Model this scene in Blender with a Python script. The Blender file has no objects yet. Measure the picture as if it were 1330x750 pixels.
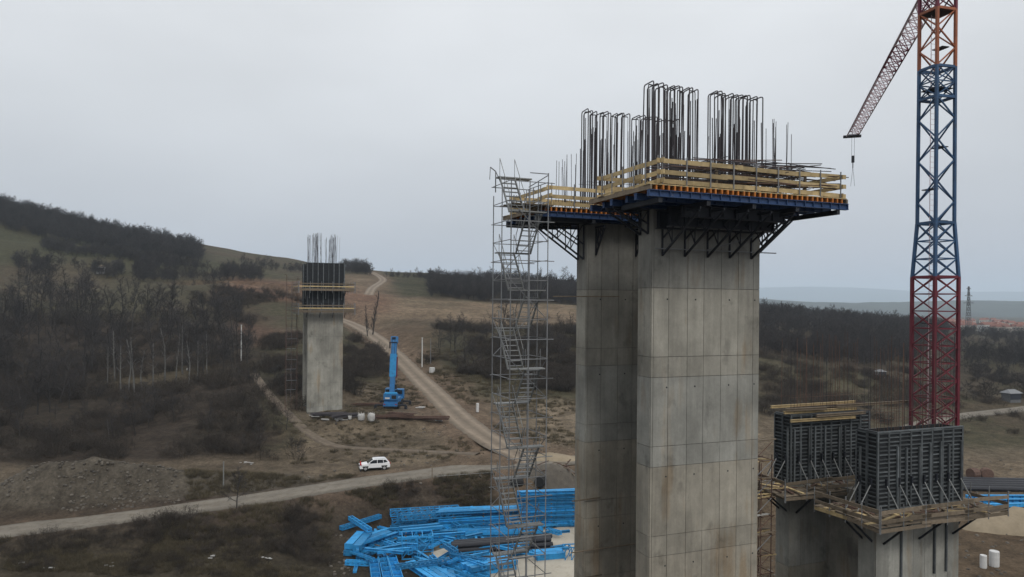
import bpy, math, random
import numpy as np
from mathutils import Vector, Matrix, Euler

random.seed(7)
SC = bpy.context.scene
COL = SC.collection
ZC = 30.0            # camera height above the datum; all z below are given relative to the camera

# ------------------------------------------------------------------ camera
cam_d = bpy.data.cameras.new('camera')
cam = bpy.data.objects.new('camera', cam_d); COL.objects.link(cam)
F = 960.0
cam_d.sensor_width = 36.0
cam_d.lens = F / 1330 * 36.0
cam_d.shift_y = 18 / 1330
cam_d.clip_start = 0.5; cam_d.clip_end = 30000
ROLL = 0.009
cam.matrix_world = Matrix.Translation((0, 0, ZC)) @ Matrix.Rotation(math.pi / 2, 4, 'X') @ Matrix.Rotation(ROLL, 4, 'Z')
SC.camera = cam

# ------------------------------------------------------------------ sky
SUN_EL, SUN_AZ = math.radians(46), math.radians(160)      # azimuth clockwise from +Y
W = bpy.data.worlds.new('World'); SC.world = W; W.use_nodes = True
nt = W.node_tree; nt.nodes.clear(); L = nt.links
def N(t, tree=None, **kw):
    n = (tree or nt).nodes.new(t)
    for k, v in kw.items(): setattr(n, k, v)
    return n
tc = N('ShaderNodeTexCoord'); sep = N('ShaderNodeSeparateXYZ')
L.new(tc.outputs['Generated'], sep.inputs[0])
sky = N('ShaderNodeTexSky', sky_type='NISHITA'); sky.sun_disc = False
sky.sun_elevation = SUN_EL; sky.sun_rotation = SUN_AZ; sky.air_density = 1.5; sky.dust_density = 4
sk = N('ShaderNodeVectorMath', operation='SCALE'); sk.inputs['Scale'].default_value = 0.07
L.new(sky.outputs[0], sk.inputs[0])
ramp = N('ShaderNodeValToRGB')
el = ramp.color_ramp.elements
el[0].position = 0.0; el[0].color = (0.40, 0.415, 0.47, 1)
el[1].position = 1.0; el[1].color = (0.98, 1.0, 1.03, 1)
for p, c in ((0.10, (0.435, 0.452, 0.487, 1)), (0.22, (0.545, 0.562, 0.585, 1)), (0.40, (0.640, 0.655, 0.67, 1)), (0.60, (0.80, 0.815, 0.83, 1))):
    e = el.new(p); e.color = c
L.new(sep.outputs['Z'], ramp.inputs[0])
mp = N('ShaderNodeMapping'); mp.inputs['Scale'].default_value = (1.0, 1.0, 2.6)
L.new(tc.outputs['Generated'], mp.inputs[0])
cn = N('ShaderNodeTexNoise'); cn.inputs['Scale'].default_value = 2.3; cn.inputs['Detail'].default_value = 5
cn.inputs['Roughness'].default_value = 0.45
L.new(mp.outputs[0], cn.inputs[0])
cr = N('ShaderNodeMapRange'); cr.inputs['From Min'].default_value = 0.3; cr.inputs['From Max'].default_value = 0.7
cr.inputs['To Min'].default_value = 0.92; cr.inputs['To Max'].default_value = 1.08
L.new(cn.outputs[0], cr.inputs[0])
mul = N('ShaderNodeVectorMath', operation='SCALE'); L.new(ramp.outputs[0], mul.inputs[0]); L.new(cr.outputs[0], mul.inputs['Scale'])
mixw = N('ShaderNodeMix', data_type='RGBA'); mixw.inputs['Factor'].default_value = 0.93
L.new(sk.outputs[0], mixw.inputs['A']); L.new(mul.outputs[0], mixw.inputs['B'])
bg = N('ShaderNodeBackground'); bg.inputs['Strength'].default_value = 1.34
wo = N('ShaderNodeOutputWorld'); L.new(mixw.outputs['Result'], bg.inputs[0]); L.new(bg.outputs[0], wo.inputs[0])

sun_d = bpy.data.lights.new('sun', 'SUN'); sun_d.energy = 1.4; sun_d.angle = math.radians(18); sun_d.color = (1, 0.96, 0.9)
sun = bpy.data.objects.new('sun', sun_d); COL.objects.link(sun)
sd = Vector((math.sin(SUN_AZ) * math.cos(SUN_EL), math.cos(SUN_AZ) * math.cos(SUN_EL), math.sin(SUN_EL)))
sun.rotation_euler = sd.to_track_quat('Z', 'Y').to_euler(); sun.location = (0, 0, 120)

SC.view_settings.view_transform = 'Standard'; SC.view_settings.look = 'None'
SC.view_settings.exposure = 0.0; SC.view_settings.gamma = 1.0; SC.view_settings.use_curve_mapping = False
SC.render.engine = 'CYCLES'
cy = SC.cycles
cy.use_denoising = True
try: cy.denoiser = 'OPENIMAGEDENOISE'
except Exception: pass
cy.max_bounces = 5; cy.diffuse_bounces = 3; cy.glossy_bounces = 2; cy.transmission_bounces = 2; cy.volume_bounces = 1
cy.caustics_reflective = cy.caustics_refractive = False
cy.volume_step_rate = 4.0
SC.render.filter_size = 1.5

# ------------------------------------------------------------------ pixel -> point on the photograph's view ray
cR, sR = math.cos(ROLL), math.sin(ROLL)
def at(px, py, Y):
    dx, dy = px - 665.0, py - 375.0
    x = dx * cR + dy * sR; y = -dx * sR + dy * cR
    return (x / F * Y, Y, (18.0 - y) / F * Y)

# ------------------------------------------------------------------ materials
MATS = {}
def mat(name, col, rough=0.85, metal=0.0, var=0.18, scale=2.0, bump=0.0, objvar=0.0, col2=None, thr=0.55, tint=False, spec=0.3):
    m = bpy.data.materials.new(name); m.use_nodes = True
    t = m.node_tree; l = t.links; b = t.nodes['Principled BSDF']
    geo = N('ShaderNodeNewGeometry', t)
    n1 = N('ShaderNodeTexNoise', t); n1.inputs['Scale'].default_value = scale; n1.inputs['Detail'].default_value = 6; n1.inputs['Roughness'].default_value = 0.65
    l.new(geo.outputs['Position'], n1.inputs['Vector'])
    mr = N('ShaderNodeMapRange', t); mr.inputs['From Min'].default_value = 0.25; mr.inputs['From Max'].default_value = 0.75
    mr.inputs['To Min'].default_value = 1 - var; mr.inputs['To Max'].default_value = 1 + var
    l.new(n1.outputs[0], mr.inputs[0])
    val = mr.outputs[0]
    if objvar:
        oi = N('ShaderNodeObjectInfo', t)
        m2 = N('ShaderNodeMapRange', t); m2.inputs['To Min'].default_value = 1 - objvar; m2.inputs['To Max'].default_value = 1 + objvar
        l.new(oi.outputs['Random'], m2.inputs[0])
        mm = N('ShaderNodeMath', t, operation='MULTIPLY'); l.new(val, mm.inputs[0]); l.new(m2.outputs[0], mm.inputs[1]); val = mm.outputs[0]
    src = None
    if col2:
        n2 = N('ShaderNodeTexNoise', t); n2.inputs['Scale'].default_value = scale * 2.3; n2.inputs['Detail'].default_value = 8; n2.inputs['Roughness'].default_value = 0.7
        l.new(geo.outputs['Position'], n2.inputs['Vector'])
        m3 = N('ShaderNodeMapRange', t); m3.inputs['From Min'].default_value = thr; m3.inputs['From Max'].default_value = thr + 0.14
        l.new(n2.outputs[0], m3.inputs[0])
        mx = N('ShaderNodeMix', t, data_type='RGBA'); mx.inputs['A'].default_value = (*col, 1); mx.inputs['B'].default_value = (*col2, 1)
        l.new(m3.outputs[0], mx.inputs['Factor']); src = mx.outputs['Result']
    else:
        rgb = N('ShaderNodeRGB', t); rgb.outputs[0].default_value = (*col, 1); src = rgb.outputs[0]
    if tint:
        oi = N('ShaderNodeObjectInfo', t)
        vm0 = N('ShaderNodeVectorMath', t, operation='MULTIPLY'); l.new(src, vm0.inputs[0]); l.new(oi.outputs['Color'], vm0.inputs[1]); src = vm0.outputs[0]
    vm = N('ShaderNodeVectorMath', t, operation='SCALE'); l.new(src, vm.inputs[0]); l.new(val, vm.inputs['Scale'])
    l.new(vm.outputs[0], b.inputs['Base Color'])
    b.inputs['Roughness'].default_value = rough; b.inputs['Metallic'].default_value = metal
    b.inputs['Specular IOR Level'].default_value = spec
    if bump:
        bp = N('ShaderNodeBump', t); bp.inputs['Strength'].default_value = bump; bp.inputs['Distance'].default_value = 0.05
        n3 = N('ShaderNodeTexNoise', t); n3.inputs['Scale'].default_value = scale * 4; n3.inputs['Detail'].default_value = 8
        l.new(geo.outputs['Position'], n3.inputs['Vector']); l.new(n3.outputs[0], bp.inputs['Height']); l.new(bp.outputs[0], b.inputs['Normal'])
    MATS[name] = m
    return m

def concrete(name, col, warm):
    """board-marked concrete: vertical streaks, damp blotches, rust runs, lift tint from the object colour"""
    m = bpy.data.materials.new(name); m.use_nodes = True
    t = m.node_tree; l = t.links; b = t.nodes['Principled BSDF']
    geo = N('ShaderNodeNewGeometry', t); oi = N('ShaderNodeObjectInfo', t)
    def noise(scl, sc, det=6, ro=0.6):
        mp = N('ShaderNodeMapping', t); mp.inputs['Scale'].default_value = scl
        l.new(geo.outputs['Position'], mp.inputs[0])
        n = N('ShaderNodeTexNoise', t); n.inputs['Scale'].default_value = sc; n.inputs['Detail'].default_value = det; n.inputs['Roughness'].default_value = ro
        l.new(mp.outputs[0], n.inputs[0]); return n.outputs[0]
    def rng(x, a, b_, c, d):
        r = N('ShaderNodeMapRange', t)
        for k, v in zip(('From Min', 'From Max', 'To Min', 'To Max'), (a, b_, c, d)): r.inputs[k].default_value = v
        l.new(x, r.inputs[0]); return r.outputs[0]
    def mulm(a, c):
        r = N('ShaderNodeMath', t, operation='MULTIPLY'); l.new(a, r.inputs[0]); l.new(c, r.inputs[1]); return r.outputs[0]
    streak = rng(noise((1, 1, 0.07), 3.2, 5, 0.7), 0.3, 0.7, 0.84, 1.12)
    blot = rng(noise((1, 1, 0.8), 0.42, 6, 0.62), 0.35, 0.68, 0.66, 1.16)
    fine = rng(noise((1, 1, 1), 7, 6, 0.7), 0.25, 0.75, 0.9, 1.08)
    damp = rng(noise((1, 1, 0.7), 0.75, 5, 0.55), 0.60, 0.66, 1.0, 0.76)
    rnd = rng(oi.outputs['Random'], 0, 1, 0.93, 1.06)
    v = mulm(mulm(mulm(streak, blot), mulm(fine, damp)), rnd)
    rust = rng(mulm(noise((1, 1, 0.05), 1.7, 4, 0.6), noise((1, 1, 0.5), 0.6, 3, 0.5)), 0.29, 0.40, 0.0, 0.6)
    mx = N('ShaderNodeMix', t, data_type='RGBA'); mx.inputs['A'].default_value = (*col, 1); mx.inputs['B'].default_value = (*warm, 1)
    l.new(rust, mx.inputs['Factor'])
    vm0 = N('ShaderNodeVectorMath', t, operation='MULTIPLY'); l.new(mx.outputs['Result'], vm0.inputs[0]); l.new(oi.outputs['Color'], vm0.inputs[1])
    vm = N('ShaderNodeVectorMath', t, operation='SCALE'); l.new(vm0.outputs[0], vm.inputs[0]); l.new(v, vm.inputs['Scale'])
    l.new(vm.outputs[0], b.inputs['Base Color'])
    b.inputs['Roughness'].default_value = 0.88; b.inputs['Specular IOR Level'].default_value = 0.25
    bp = N('ShaderNodeBump', t); bp.inputs['Strength'].default_value = 0.25; bp.inputs['Distance'].default_value = 0.03
    l.new(noise((1, 1, 0.4), 5, 8, 0.7), bp.inputs['Height']); l.new(bp.outputs[0], b.inputs['Normal'])
    MATS[name] = m

concrete('concrete', (0.265, 0.257, 0.233), (0.225, 0.172, 0.115))
mat('timber', (0.36, 0.275, 0.145), 0.8, var=0.35, scale=2.2, objvar=0.32, bump=0.2, col2=(0.36, 0.27, 0.16), thr=0.56)
mat('old_timber', (0.135, 0.107, 0.076), 0.85, var=0.3, scale=3, objvar=0.28, bump=0.3, col2=(0.15, 0.12, 0.09), thr=0.55)
mat('joist_orange', (0.38, 0.13, 0.025), 0.7, var=0.25, objvar=0.2)
mat('blue_beam', (0.02, 0.045, 0.11), 0.55, var=0.25, objvar=0.12, col2=(0.07, 0.06, 0.06), thr=0.6)
mat('dark_steel', (0.013, 0.015, 0.02), 0.6, var=0.2, objvar=0.15)
mat('blue_steel', (0.020, 0.21, 0.45), 0.55, var=0.3, scale=1.2, objvar=0.35, col2=(0.03, 0.10, 0.19), thr=0.55, spec=0.35)
mat('black_pipe', (0.02, 0.021, 0.026), 0.5, var=0.2, objvar=0.2)
mat('rebar', (0.042, 0.038, 0.042), 0.75, var=0.3, scale=3, objvar=0.3)
mat('rebar_rust', (0.09, 0.055, 0.042), 0.85, var=0.3, scale=3, objvar=0.3)
mat('galvanised', (0.19, 0.195, 0.19), 0.5, metal=0.35, var=0.2, objvar=0.2)
mat('galvanised_dull', (0.16, 0.165, 0.17), 0.6, metal=0.2, var=0.2, objvar=0.25)
mat('formwork_grey', (0.070, 0.078, 0.082), 0.6, var=0.45, scale=1.6, objvar=0.45, col2=(0.12, 0.123, 0.12), thr=0.6)
mat('formwork_dark', (0.018, 0.02, 0.022), 0.8, var=0.2)
mat('crane_red', (0.105, 0.010, 0.020), 0.55, var=0.3, scale=1.2, objvar=.15, col2=(0.065, 0.014, 0.018), thr=0.55, spec=0.4)
mat('crane_blue', (0.02, 0.06, 0.13), 0.55, var=0.3, scale=1.2, objvar=.15, col2=(0.04, 0.05, 0.07), thr=.57, spec=0.4)
mat('crane_orange', (0.25, 0.075, 0.03), 0.55, var=0.3, scale=1.2, objvar=.15, col2=(.13, .05, .03), thr=.57, spec=0.4)
mat('crane_grey', (0.46, 0.36, 0.385), 0.5, var=0.2)
mat('crane_wine', (0.12, 0.018, 0.035), 0.5, var=0.2)
mat('car_white', (0.66, 0.67, 0.68), 0.3, var=0.03, spec=0.5)
mat('car_glass', (0.012, 0.015, 0.02), 0.12, var=0.02, spec=0.6)
mat('rubber', (0.018, 0.018, 0.018), 0.9, var=0.1)
mat('lamp_red', (0.30, 0.02, 0.015), 0.4, var=0.05)
mat('alloy', (0.42, 0.43, 0.44), 0.4, metal=0.6, var=0.05)
mat('red_cloth', (0.42, 0.022, 0.02), 0.9, var=0.15, scale=6)
mat('dark_cloth', (0.03, 0.032, 0.045), 0.9, var=0.15, scale=6)
mat('skin', (0.42, 0.25, 0.18), 0.7, var=0.05)
mat('hair', (0.03, 0.022, 0.018), 0.8, var=0.05)
mat('crane_cyan', (0.018, 0.125, 0.30), 0.5, var=0.25, col2=(0.015, 0.08, 0.2), thr=0.6, spec=0.4)
mat('white_plastic', (0.46, 0.46, 0.45), 0.6, var=0.1, objvar=0.06)
mat('white_bag', (0.36, 0.355, 0.34), 0.9, var=0.2, scale=3, bump=0.4)
mat('bark', (0.04, 0.036, 0.033), 0.95, var=0.3, scale=4, objvar=0.2)
mat('bark_pale', (0.115, 0.113, 0.105), 0.9, var=0.35, scale=3, objvar=0.2)
mat('twig', (0.040, 0.036, 0.035), 0.95, var=0.25, scale=0.5, objvar=0.25)
mat('scrub', (0.042, 0.034, 0.027), 0.95, var=0.3, scale=0.25, objvar=0.3)
mat('dry_grass', (0.085, 0.07, 0.043), 0.95, var=0.3, scale=0.3, objvar=0.3)
mat('gravel', (0.145, 0.129, 0.105), 0.95, var=0.25, scale=0.5, bump=0.6, col2=(0.11, 0.092, 0.07), thr=0.5)
mat('gravel_track', (0.185, 0.148, 0.11), 0.95, var=0.22, scale=0.35, bump=0.6, col2=(0.115, 0.088, 0.064), thr=0.55)
mat('mud', (0.105, 0.082, 0.06), 0.95, var=0.3, scale=0.5, bump=0.6, col2=(0.14, 0.115, 0.085), thr=0.5)
mat('pad', (0.34, 0.31, 0.255), 0.95, var=0.15, scale=0.5, bump=0.3, col2=(0.25, 0.22, 0.17), thr=0.55)
mat('stone', (0.085, 0.075, 0.062), 0.95, var=0.3, scale=1.5, objvar=0.3, bump=0.5)
mat('sand', (0.22, 0.18, 0.125), 0.95, var=0.2, scale=0.8, bump=0.6)
mat('house_wall', (0.36, 0.33, 0.29), 0.9, var=0.1, objvar=0.15)
mat('roof_red', (0.15, 0.068, 0.05), 0.9, var=0.2, scale=0.4, objvar=0.25)
mat('window_dark', (0.03, 0.035, 0.045), 0.3, var=0.05)
mat('far_hill', (0.055, 0.065, 0.06), 1.0, var=0.35, scale=0.004)
mat('pylon_grey', (0.10, 0.105, 0.11), 0.7, var=0.1)

# ------------------------------------------------------------------ mesh helpers
def mesh(name, V, Fc, m=None, smooth=False):
    me = bpy.data.meshes.new(name)
    me.from_pydata([tuple(v) for v in V], [], [tuple(f) for f in Fc])
    if m: me.materials.append(MATS[m])
    if smooth: me.shade_smooth()
    me.update()
    return me
CUBE_V = [(-.5, -.5, -.5), (.5, -.5, -.5), (.5, .5, -.5), (-.5, .5, -.5), (-.5, -.5, .5), (.5, -.5, .5), (.5, .5, .5), (-.5, .5, .5)]
CUBE_F = [(0, 3, 2, 1), (4, 5, 6, 7), (0, 1, 5, 4), (1, 2, 6, 5), (2, 3, 7, 6), (3, 0, 4, 7)]
_cache = {}
def unit(kind, m):
    k = (kind, m)
    if k not in _cache:
        if kind == 'cube': _cache[k] = mesh('block_' + m, CUBE_V, CUBE_F, m)
        else:
            n = 6
            V = [(math.cos(2 * math.pi * i / n), math.sin(2 * math.pi * i / n), z) for z in (-.5, .5) for i in range(n)]
            Fc = [(i, (i + 1) % n, n + (i + 1) % n, n + i) for i in range(n)] + [tuple(range(n))[::-1], tuple(range(n, 2 * n))]
            _cache[k] = mesh('rod_' + m, V, Fc, m)
    return _cache[k]

class T:
    """a thing: an Empty at its base. Parts use local x, y and z; with rel=True z is relative to the camera."""
    def __init__(s, name, label, cat, loc, rot=0.0, group=None, rel=False):
        s.o = bpy.data.objects.new(name, None); COL.objects.link(s.o)
        s.o.empty_display_size = 0.5
        s.o.location = (loc[0], loc[1], loc[2] + ZC); s.o.rotation_euler = (0, 0, rot)
        s.o['label'] = label; s.o['category'] = cat
        if group: s.o['group'] = group
        s.dz = -loc[2] if rel else 0.0
def obj(name, me, parent=None, M=None):
    o = bpy.data.objects.new(name, me); COL.objects.link(o)
    if parent is not None: o.parent = parent
    if M is not None: o.matrix_basis = M
    return o
def tag(o, label=None, cat=None, group=None, kind=None):
    if label: o['label'] = label
    if cat: o['category'] = cat
    if group: o['group'] = group
    if kind: o['kind'] = kind
    return o
def _po(t): return (t.o, t.dz) if isinstance(t, T) else t
def box(t, name, m, c, size, rot=None):
    p, dz = _po(t)
    M = Matrix.Translation((c[0], c[1], c[2] + dz))
    if rot: M = M @ Euler(rot).to_matrix().to_4x4()
    return obj(name, unit('cube', m), p, M @ Matrix.Diagonal((*size, 1)))
def along(p, q):
    p = Vector(p); q = Vector(q); d = q - p; ln = d.length
    z = d / ln
    up = Vector((0, 0, 1)) if abs(z.z) < 0.95 else Vector((0, 1, 0))
    x = up.cross(z).normalized(); y = z.cross(x)
    R = Matrix((x, y, z)).transposed().to_4x4()
    return Matrix.Translation((p + q) / 2) @ R, ln
def bar(t, name, m, p, q, w, h=None):
    """rectangular member from p to q; w across (horizontal), h the other way"""
    pa, dz = _po(t)
    M, ln = along((p[0], p[1], p[2] + dz), (q[0], q[1], q[2] + dz))
    return obj(name, unit('cube', m), pa, M @ Matrix.Diagonal((w, h or w, ln, 1)))
def rod(t, name, m, p, q, r):
    pa, dz = _po(t)
    M, ln = along((p[0], p[1], p[2] + dz), (q[0], q[1], q[2] + dz))
    return obj(name, unit('rod', m), pa, M @ Matrix.Diagonal((r, r, ln, 1)))
def tube(path, r, n=5):
    V, Fc = [], []
    P = [Vector(p) for p in path]
    for i, p in enumerate(P):
        d = (P[min(i + 1, len(P) - 1)] - P[max(i - 1, 0)]).normalized()
        a = Vector((1, 0, 0)) if abs(d.x) < 0.9 else Vector((0, 1, 0))
        x = d.cross(a).normalized(); y = d.cross(x)
        rr = r[i] if isinstance(r, (list, tuple)) else r
        for k in range(n):
            an = 2 * math.pi * k / n
            V.append(p + x * math.cos(an) * rr + y * math.sin(an) * rr)
    for i in range(len(P) - 1):
        for k in range(n):
            Fc.append((i * n + k, i * n + (k + 1) % n, (i + 1) * n + (k + 1) % n, (i + 1) * n + k))
    Fc.append(tuple(range(n))[::-1]); Fc.append(tuple(range((len(P) - 1) * n, len(P) * n)))
    return V, Fc
class MB:
    def __init__(s): s.V = []; s.F = []
    def add(s, V, Fc):
        k = len(s.V); s.V += [tuple(v) for v in V]; s.F += [tuple(i + k for i in f) for f in Fc]
    def box(s, c, size):
        s.add([(c[0] + v[0] * size[0], c[1] + v[1] * size[1], c[2] + v[2] * size[2]) for v in CUBE_V], CUBE_F)
    def bar(s, p, q, w, h=None):
        M, ln = along(p, q); M = M @ Matrix.Diagonal((w, h or w, ln, 1))
        s.add([M @ Vector(v) for v in CUBE_V], CUBE_F)
    def mesh(s, name, m, smooth=False): return mesh(name, s.V, s.F, m, smooth)

# ------------------------------------------------------------------ value noise
def vnoise(x, y, seed=0):
    x = np.asarray(x, float); y = np.asarray(y, float)
    xi = np.floor(x).astype(np.int64); yi = np.floor(y).astype(np.int64); fx = x - xi; fy = y - yi
    def h(a, b):
        n = (a * 374761393 + b * 668265263 + seed * 1442695041) & 0xffffffff
        n = ((n ^ (n >> 13)) * 1274126177) & 0xffffffff
        return ((n ^ (n >> 16)) & 0xffff) / 65535.0
    u = fx * fx * (3 - 2 * fx); v = fy * fy * (3 - 2 * fy)
    return (h(xi, yi) * (1 - u) + h(xi + 1, yi) * u) * (1 - v) + (h(xi, yi + 1) * (1 - u) + h(xi + 1, yi + 1) * u) * v
def fbm(x, y, s, oct=4, seed=0):
    r = 0; a = 0.5; tot = 0
    for k in range(oct):
        r = r + a * vnoise(np.asarray(x) / s, np.asarray(y) / s, seed + k * 17); tot += a; a *= 0.55; s = s / 2.1
    return r / tot * 2 - 1
def sstep(a, b, x):
    t = np.clip((np.asarray(x, float) - a) / (b - a), 0, 1); return t * t * (3 - 2 * t)

# ------------------------------------------------------------------ terrain
CP = []
for px, rows in {
    0: [(745, 77), (691, 85.5), (640, 101), (600, 113), (560, 130), (480, 180), (420, 230), (360, 320), (310, 420), (268, 520)],
    150: [(745, 78), (674, 89), (640, 100), (600, 113), (545, 138), (490, 172), (430, 225), (380, 300), (335, 390), (303, 510)],
    300: [(745, 79), (652, 95), (612, 108), (560, 128), (500, 165), (440, 215), (395, 270), (370, 310), (350, 420), (338, 500)],
    410: [(745, 80), (636, 99), (595, 115), (540, 138), (500, 152), (440, 205), (390, 290), (370, 340), (353, 500)],
    490: [(624, 103.5), (612, 109), (580, 122), (545, 138), (505, 160), (455, 208), (420, 262), (395, 300), (375, 360), (354, 520)],
    570: [(613, 107), (575, 124), (516, 155), (470, 190), (430, 235), (400, 300), (378, 400), (355, 520)],
    640: [(605, 110), (573, 121.5), (530, 150), (480, 190), (430, 240), (402, 310), (380, 400), (364, 520)],
    740: [(597, 114), (566, 130), (520, 158), (470, 195), (425, 250), (400, 320), (380, 420), (364, 540)],
    990: [(600, 122), (540, 150), (465, 209), (432, 300), (418, 420)],
    1130: [(610, 120), (570, 145), (522, 180), (470, 260), (430, 420), (424, 700)],
    1310: [(745, 82), (665, 107), (600, 124), (565, 150), (535, 176), (500, 230), (470, 297), (440, 500), (428, 900)],
}.items():
    for py, Y in rows: CP.append(at(px, py, Y))
for x, y in ((-19, 84), (5, 80), (8, 101), (-12, 97), (20, 95), (40, 92), (58, 88), (20, 60), (0, 60), (20, 40), (42, 60), (62, 60), (0, 20), (30, 75), (12, 30), (-20, 40), (90, 60), (40, 20)):
    CP.append((x, y, -29.6))
CP += [(-35, 74, -29.8), (-65, 66, -30), (-60, 30, -31), (0, -60, -33), (-150, -60, -33), (150, -60, -34), (-130, 60, -31), (140, 70, -32),
       (-130, 92, -27.5), (-150, 130, -22), (-200, 220, -5), (-320, 400, 45), (-480, 520, 95), (-420, 800, 60), (-250, 750, 40), (0, 800, 4), (-100, 1200, -10),
       (160, 120, -27), (260, 240, -26), (420, 500, -24), (300, 800, -27), (900, 900, -31), (200, 1440, -30), (1100, 1500, -33), (1500, 3000, -40), (0, 2500, -30),
       (-1500, 1500, 40), (-1500, 4000, 20), (4000, 5000, -40), (-3500, 7500, 0), (7000, 7500, -40), (4000, 0, -40), (-4000, 0, 20), (0, 7500, -30), (1500, 7500, -40)]
CP = np.array(CP)
_cx, _cy, _cz = CP[:, 0], CP[:, 1], CP[:, 2]
_D = np.hypot(_cx[:, None] - _cx[None], _cy[:, None] - _cy[None])
_n = len(CP)
_A = np.zeros((_n + 1, _n + 1)); _A[:_n, :_n] = _D + np.eye(_n) * -0.6; _A[:_n, _n] = 1; _A[_n, :_n] = 1
_w = np.linalg.solve(_A, np.append(_cz, 0))
def rbf(x, y):
    x = np.asarray(x, float); y = np.asarray(y, float); r = np.full(x.shape, _w[_n])
    for i in range(_n): r = r + _w[i] * np.hypot(x - _cx[i], y - _cy[i])
    return r

ROADS = {
    'main': (5.6, [(-160, 723, 77), (0, 691, 85.5), (100, 679, 88.5), (200, 666, 91.5), (300, 652, 95), (400, 637, 99), (500, 622, 103.8), (600, 609, 108.4), (690, 601, 112), (790, 594, 115.5), (900, 590, 119)]),
    'track': (5.2, [(700, 603, 111.5), (640, 573, 121.5), (600, 545, 137), (570, 516, 155), (540, 487, 180), (515, 462, 205), (490, 440, 232), (462, 423, 262), (430, 411, 284), (390, 398, 305), (345, 386, 325), (300, 386, 330), (250, 396, 325)]),
    'hill': (4.5, [(478, 384, 330), (484, 374, 360), (497, 364, 430), (489, 357, 490), (478, 352, 525)]),
    'right': (5.0, [(1170, 560, 150), (1230, 543, 165), (1310, 533, 178), (1400, 522, 190)]),
    'spur': (2.0, [(330, 486, 172), (352, 515, 150), (385, 548, 133), (405, 565, 127), (440, 580, 121), (520, 585, 120), (620, 590, 115)]),
}
def catmull(P, step=2.0):
    P = [np.array(p) for p in P]; out = []
    for i in range(len(P) - 1):
        p0, p1, p2, p3 = P[max(i - 1, 0)], P[i], P[i + 1], P[min(i + 2, len(P) - 1)]
        n = max(2, int(np.hypot(*(p2 - p1)[:2]) / step))
        for k in range(n):
            t = k / n
            out.append(0.5 * (2 * p1 + (p2 - p0) * t + (2 * p0 - 5 * p1 + 4 * p2 - p3) * t * t + (3 * p1 - p0 - 3 * p2 + p3) * t ** 3))
    out.append(P[-1]); return np.array(out)
RD = {k: (w, catmull([at(*p) for p in pts])) for k, (w, pts) in ROADS.items()}

def height(x, y, carve=True):
    x = np.asarray(x, float); y = np.asarray(y, float)
    z = rbf(x, y)
    amp = np.clip((y - 60) / 300, 0.12, 1.0)
    z = z + fbm(x, y, 38, 4, 3) * 1.5 * amp + fbm(x, y, 9, 4, 9) * np.where(y < 300, 0.30, 0.5)
    # spoil heap beside the lower road
    hx, hy = -58.0, 98.0
    dx = (x - hx); dy = (y - hy) - dx * 0.18
    g = np.exp(-(dx / 11.5) ** 2 - (dy / 3.6) ** 2)
    z = z + g * (4.9 + 1.5 * fbm(x, y, 4.5, 3, 31))
    dx = (x + 40.0); dy = (y - 101.5) - dx * 0.18
    g2 = np.exp(-(dx / 9) ** 2 - (dy / 2.6) ** 2); z = z + g2 * (1.3 + 0.8 * fbm(x, y, 4, 3, 37))
    # work yard is graded flat
    m = sstep(9, 0, np.maximum(np.abs(x - 22) - 36, np.abs(y - 62) - 36))
    m = m * sstep(108, 100, y)
    z = z * (1 - m) + (-29.6 + 0.10 * fbm(x, y, 6, 3, 5)) * m
    # bench round the far pier
    d = np.hypot((x + 30) / 20, (y - 140) / 9)
    m = sstep(1.3, 0.75, d)
    z = z * (1 - m) + (-20.65 + 0.12 * fbm(x, y, 5, 3, 6)) * m
    if carve:
        for k, (w, P) in RD.items():
            bx = (x > P[:, 0].min() - 14) & (x < P[:, 0].max() + 14) & (y > P[:, 1].min() - 14) & (y < P[:, 1].max() + 14)
            if not np.any(bx): continue
            xs, ys = (x[bx], y[bx]) if x.ndim else (x.reshape(1), y.reshape(1))
            best = np.full(xs.shape, 1e9); bz = np.zeros(xs.shape)
            for i in range(len(P)):
                dd = np.hypot(xs - P[i, 0], ys - P[i, 1]); mm = dd < best
                best = np.where(mm, dd, best); bz = np.where(mm, P[i, 2], bz)
            f = sstep(w / 2 + 6.0, w / 2 + 0.8, best)
            lowr = sstep(w / 2 - 0.1, w / 2 - 0.9, best) * 0.25
            if x.ndim:
                z[bx] = z[bx] * (1 - f) + (bz - 0.03 - lowr) * f
            else:
                z = float(z * (1 - f[0]) + (bz[0] - 0.03 - lowr[0]) * f[0])
    return z
def H(x, y): return float(height(np.array([x]), np.array([y]))[0])
def gp(px, py, y0=60, y1=900):
    """point where the photograph's ray through (px, py) meets the ground"""
    Ys = np.exp(np.linspace(math.log(y0), math.log(y1), 700))
    a = np.array(at(px, py, 1.0))
    d = a[2] * Ys - height(a[0] * Ys, Ys)
    i = int(np.argmax(d < 0)) if np.any(d < 0) else len(Ys) - 1
    Y = Ys[i]; return (a[0] * Y, Y, H(a[0] * Y, Y))

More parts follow.
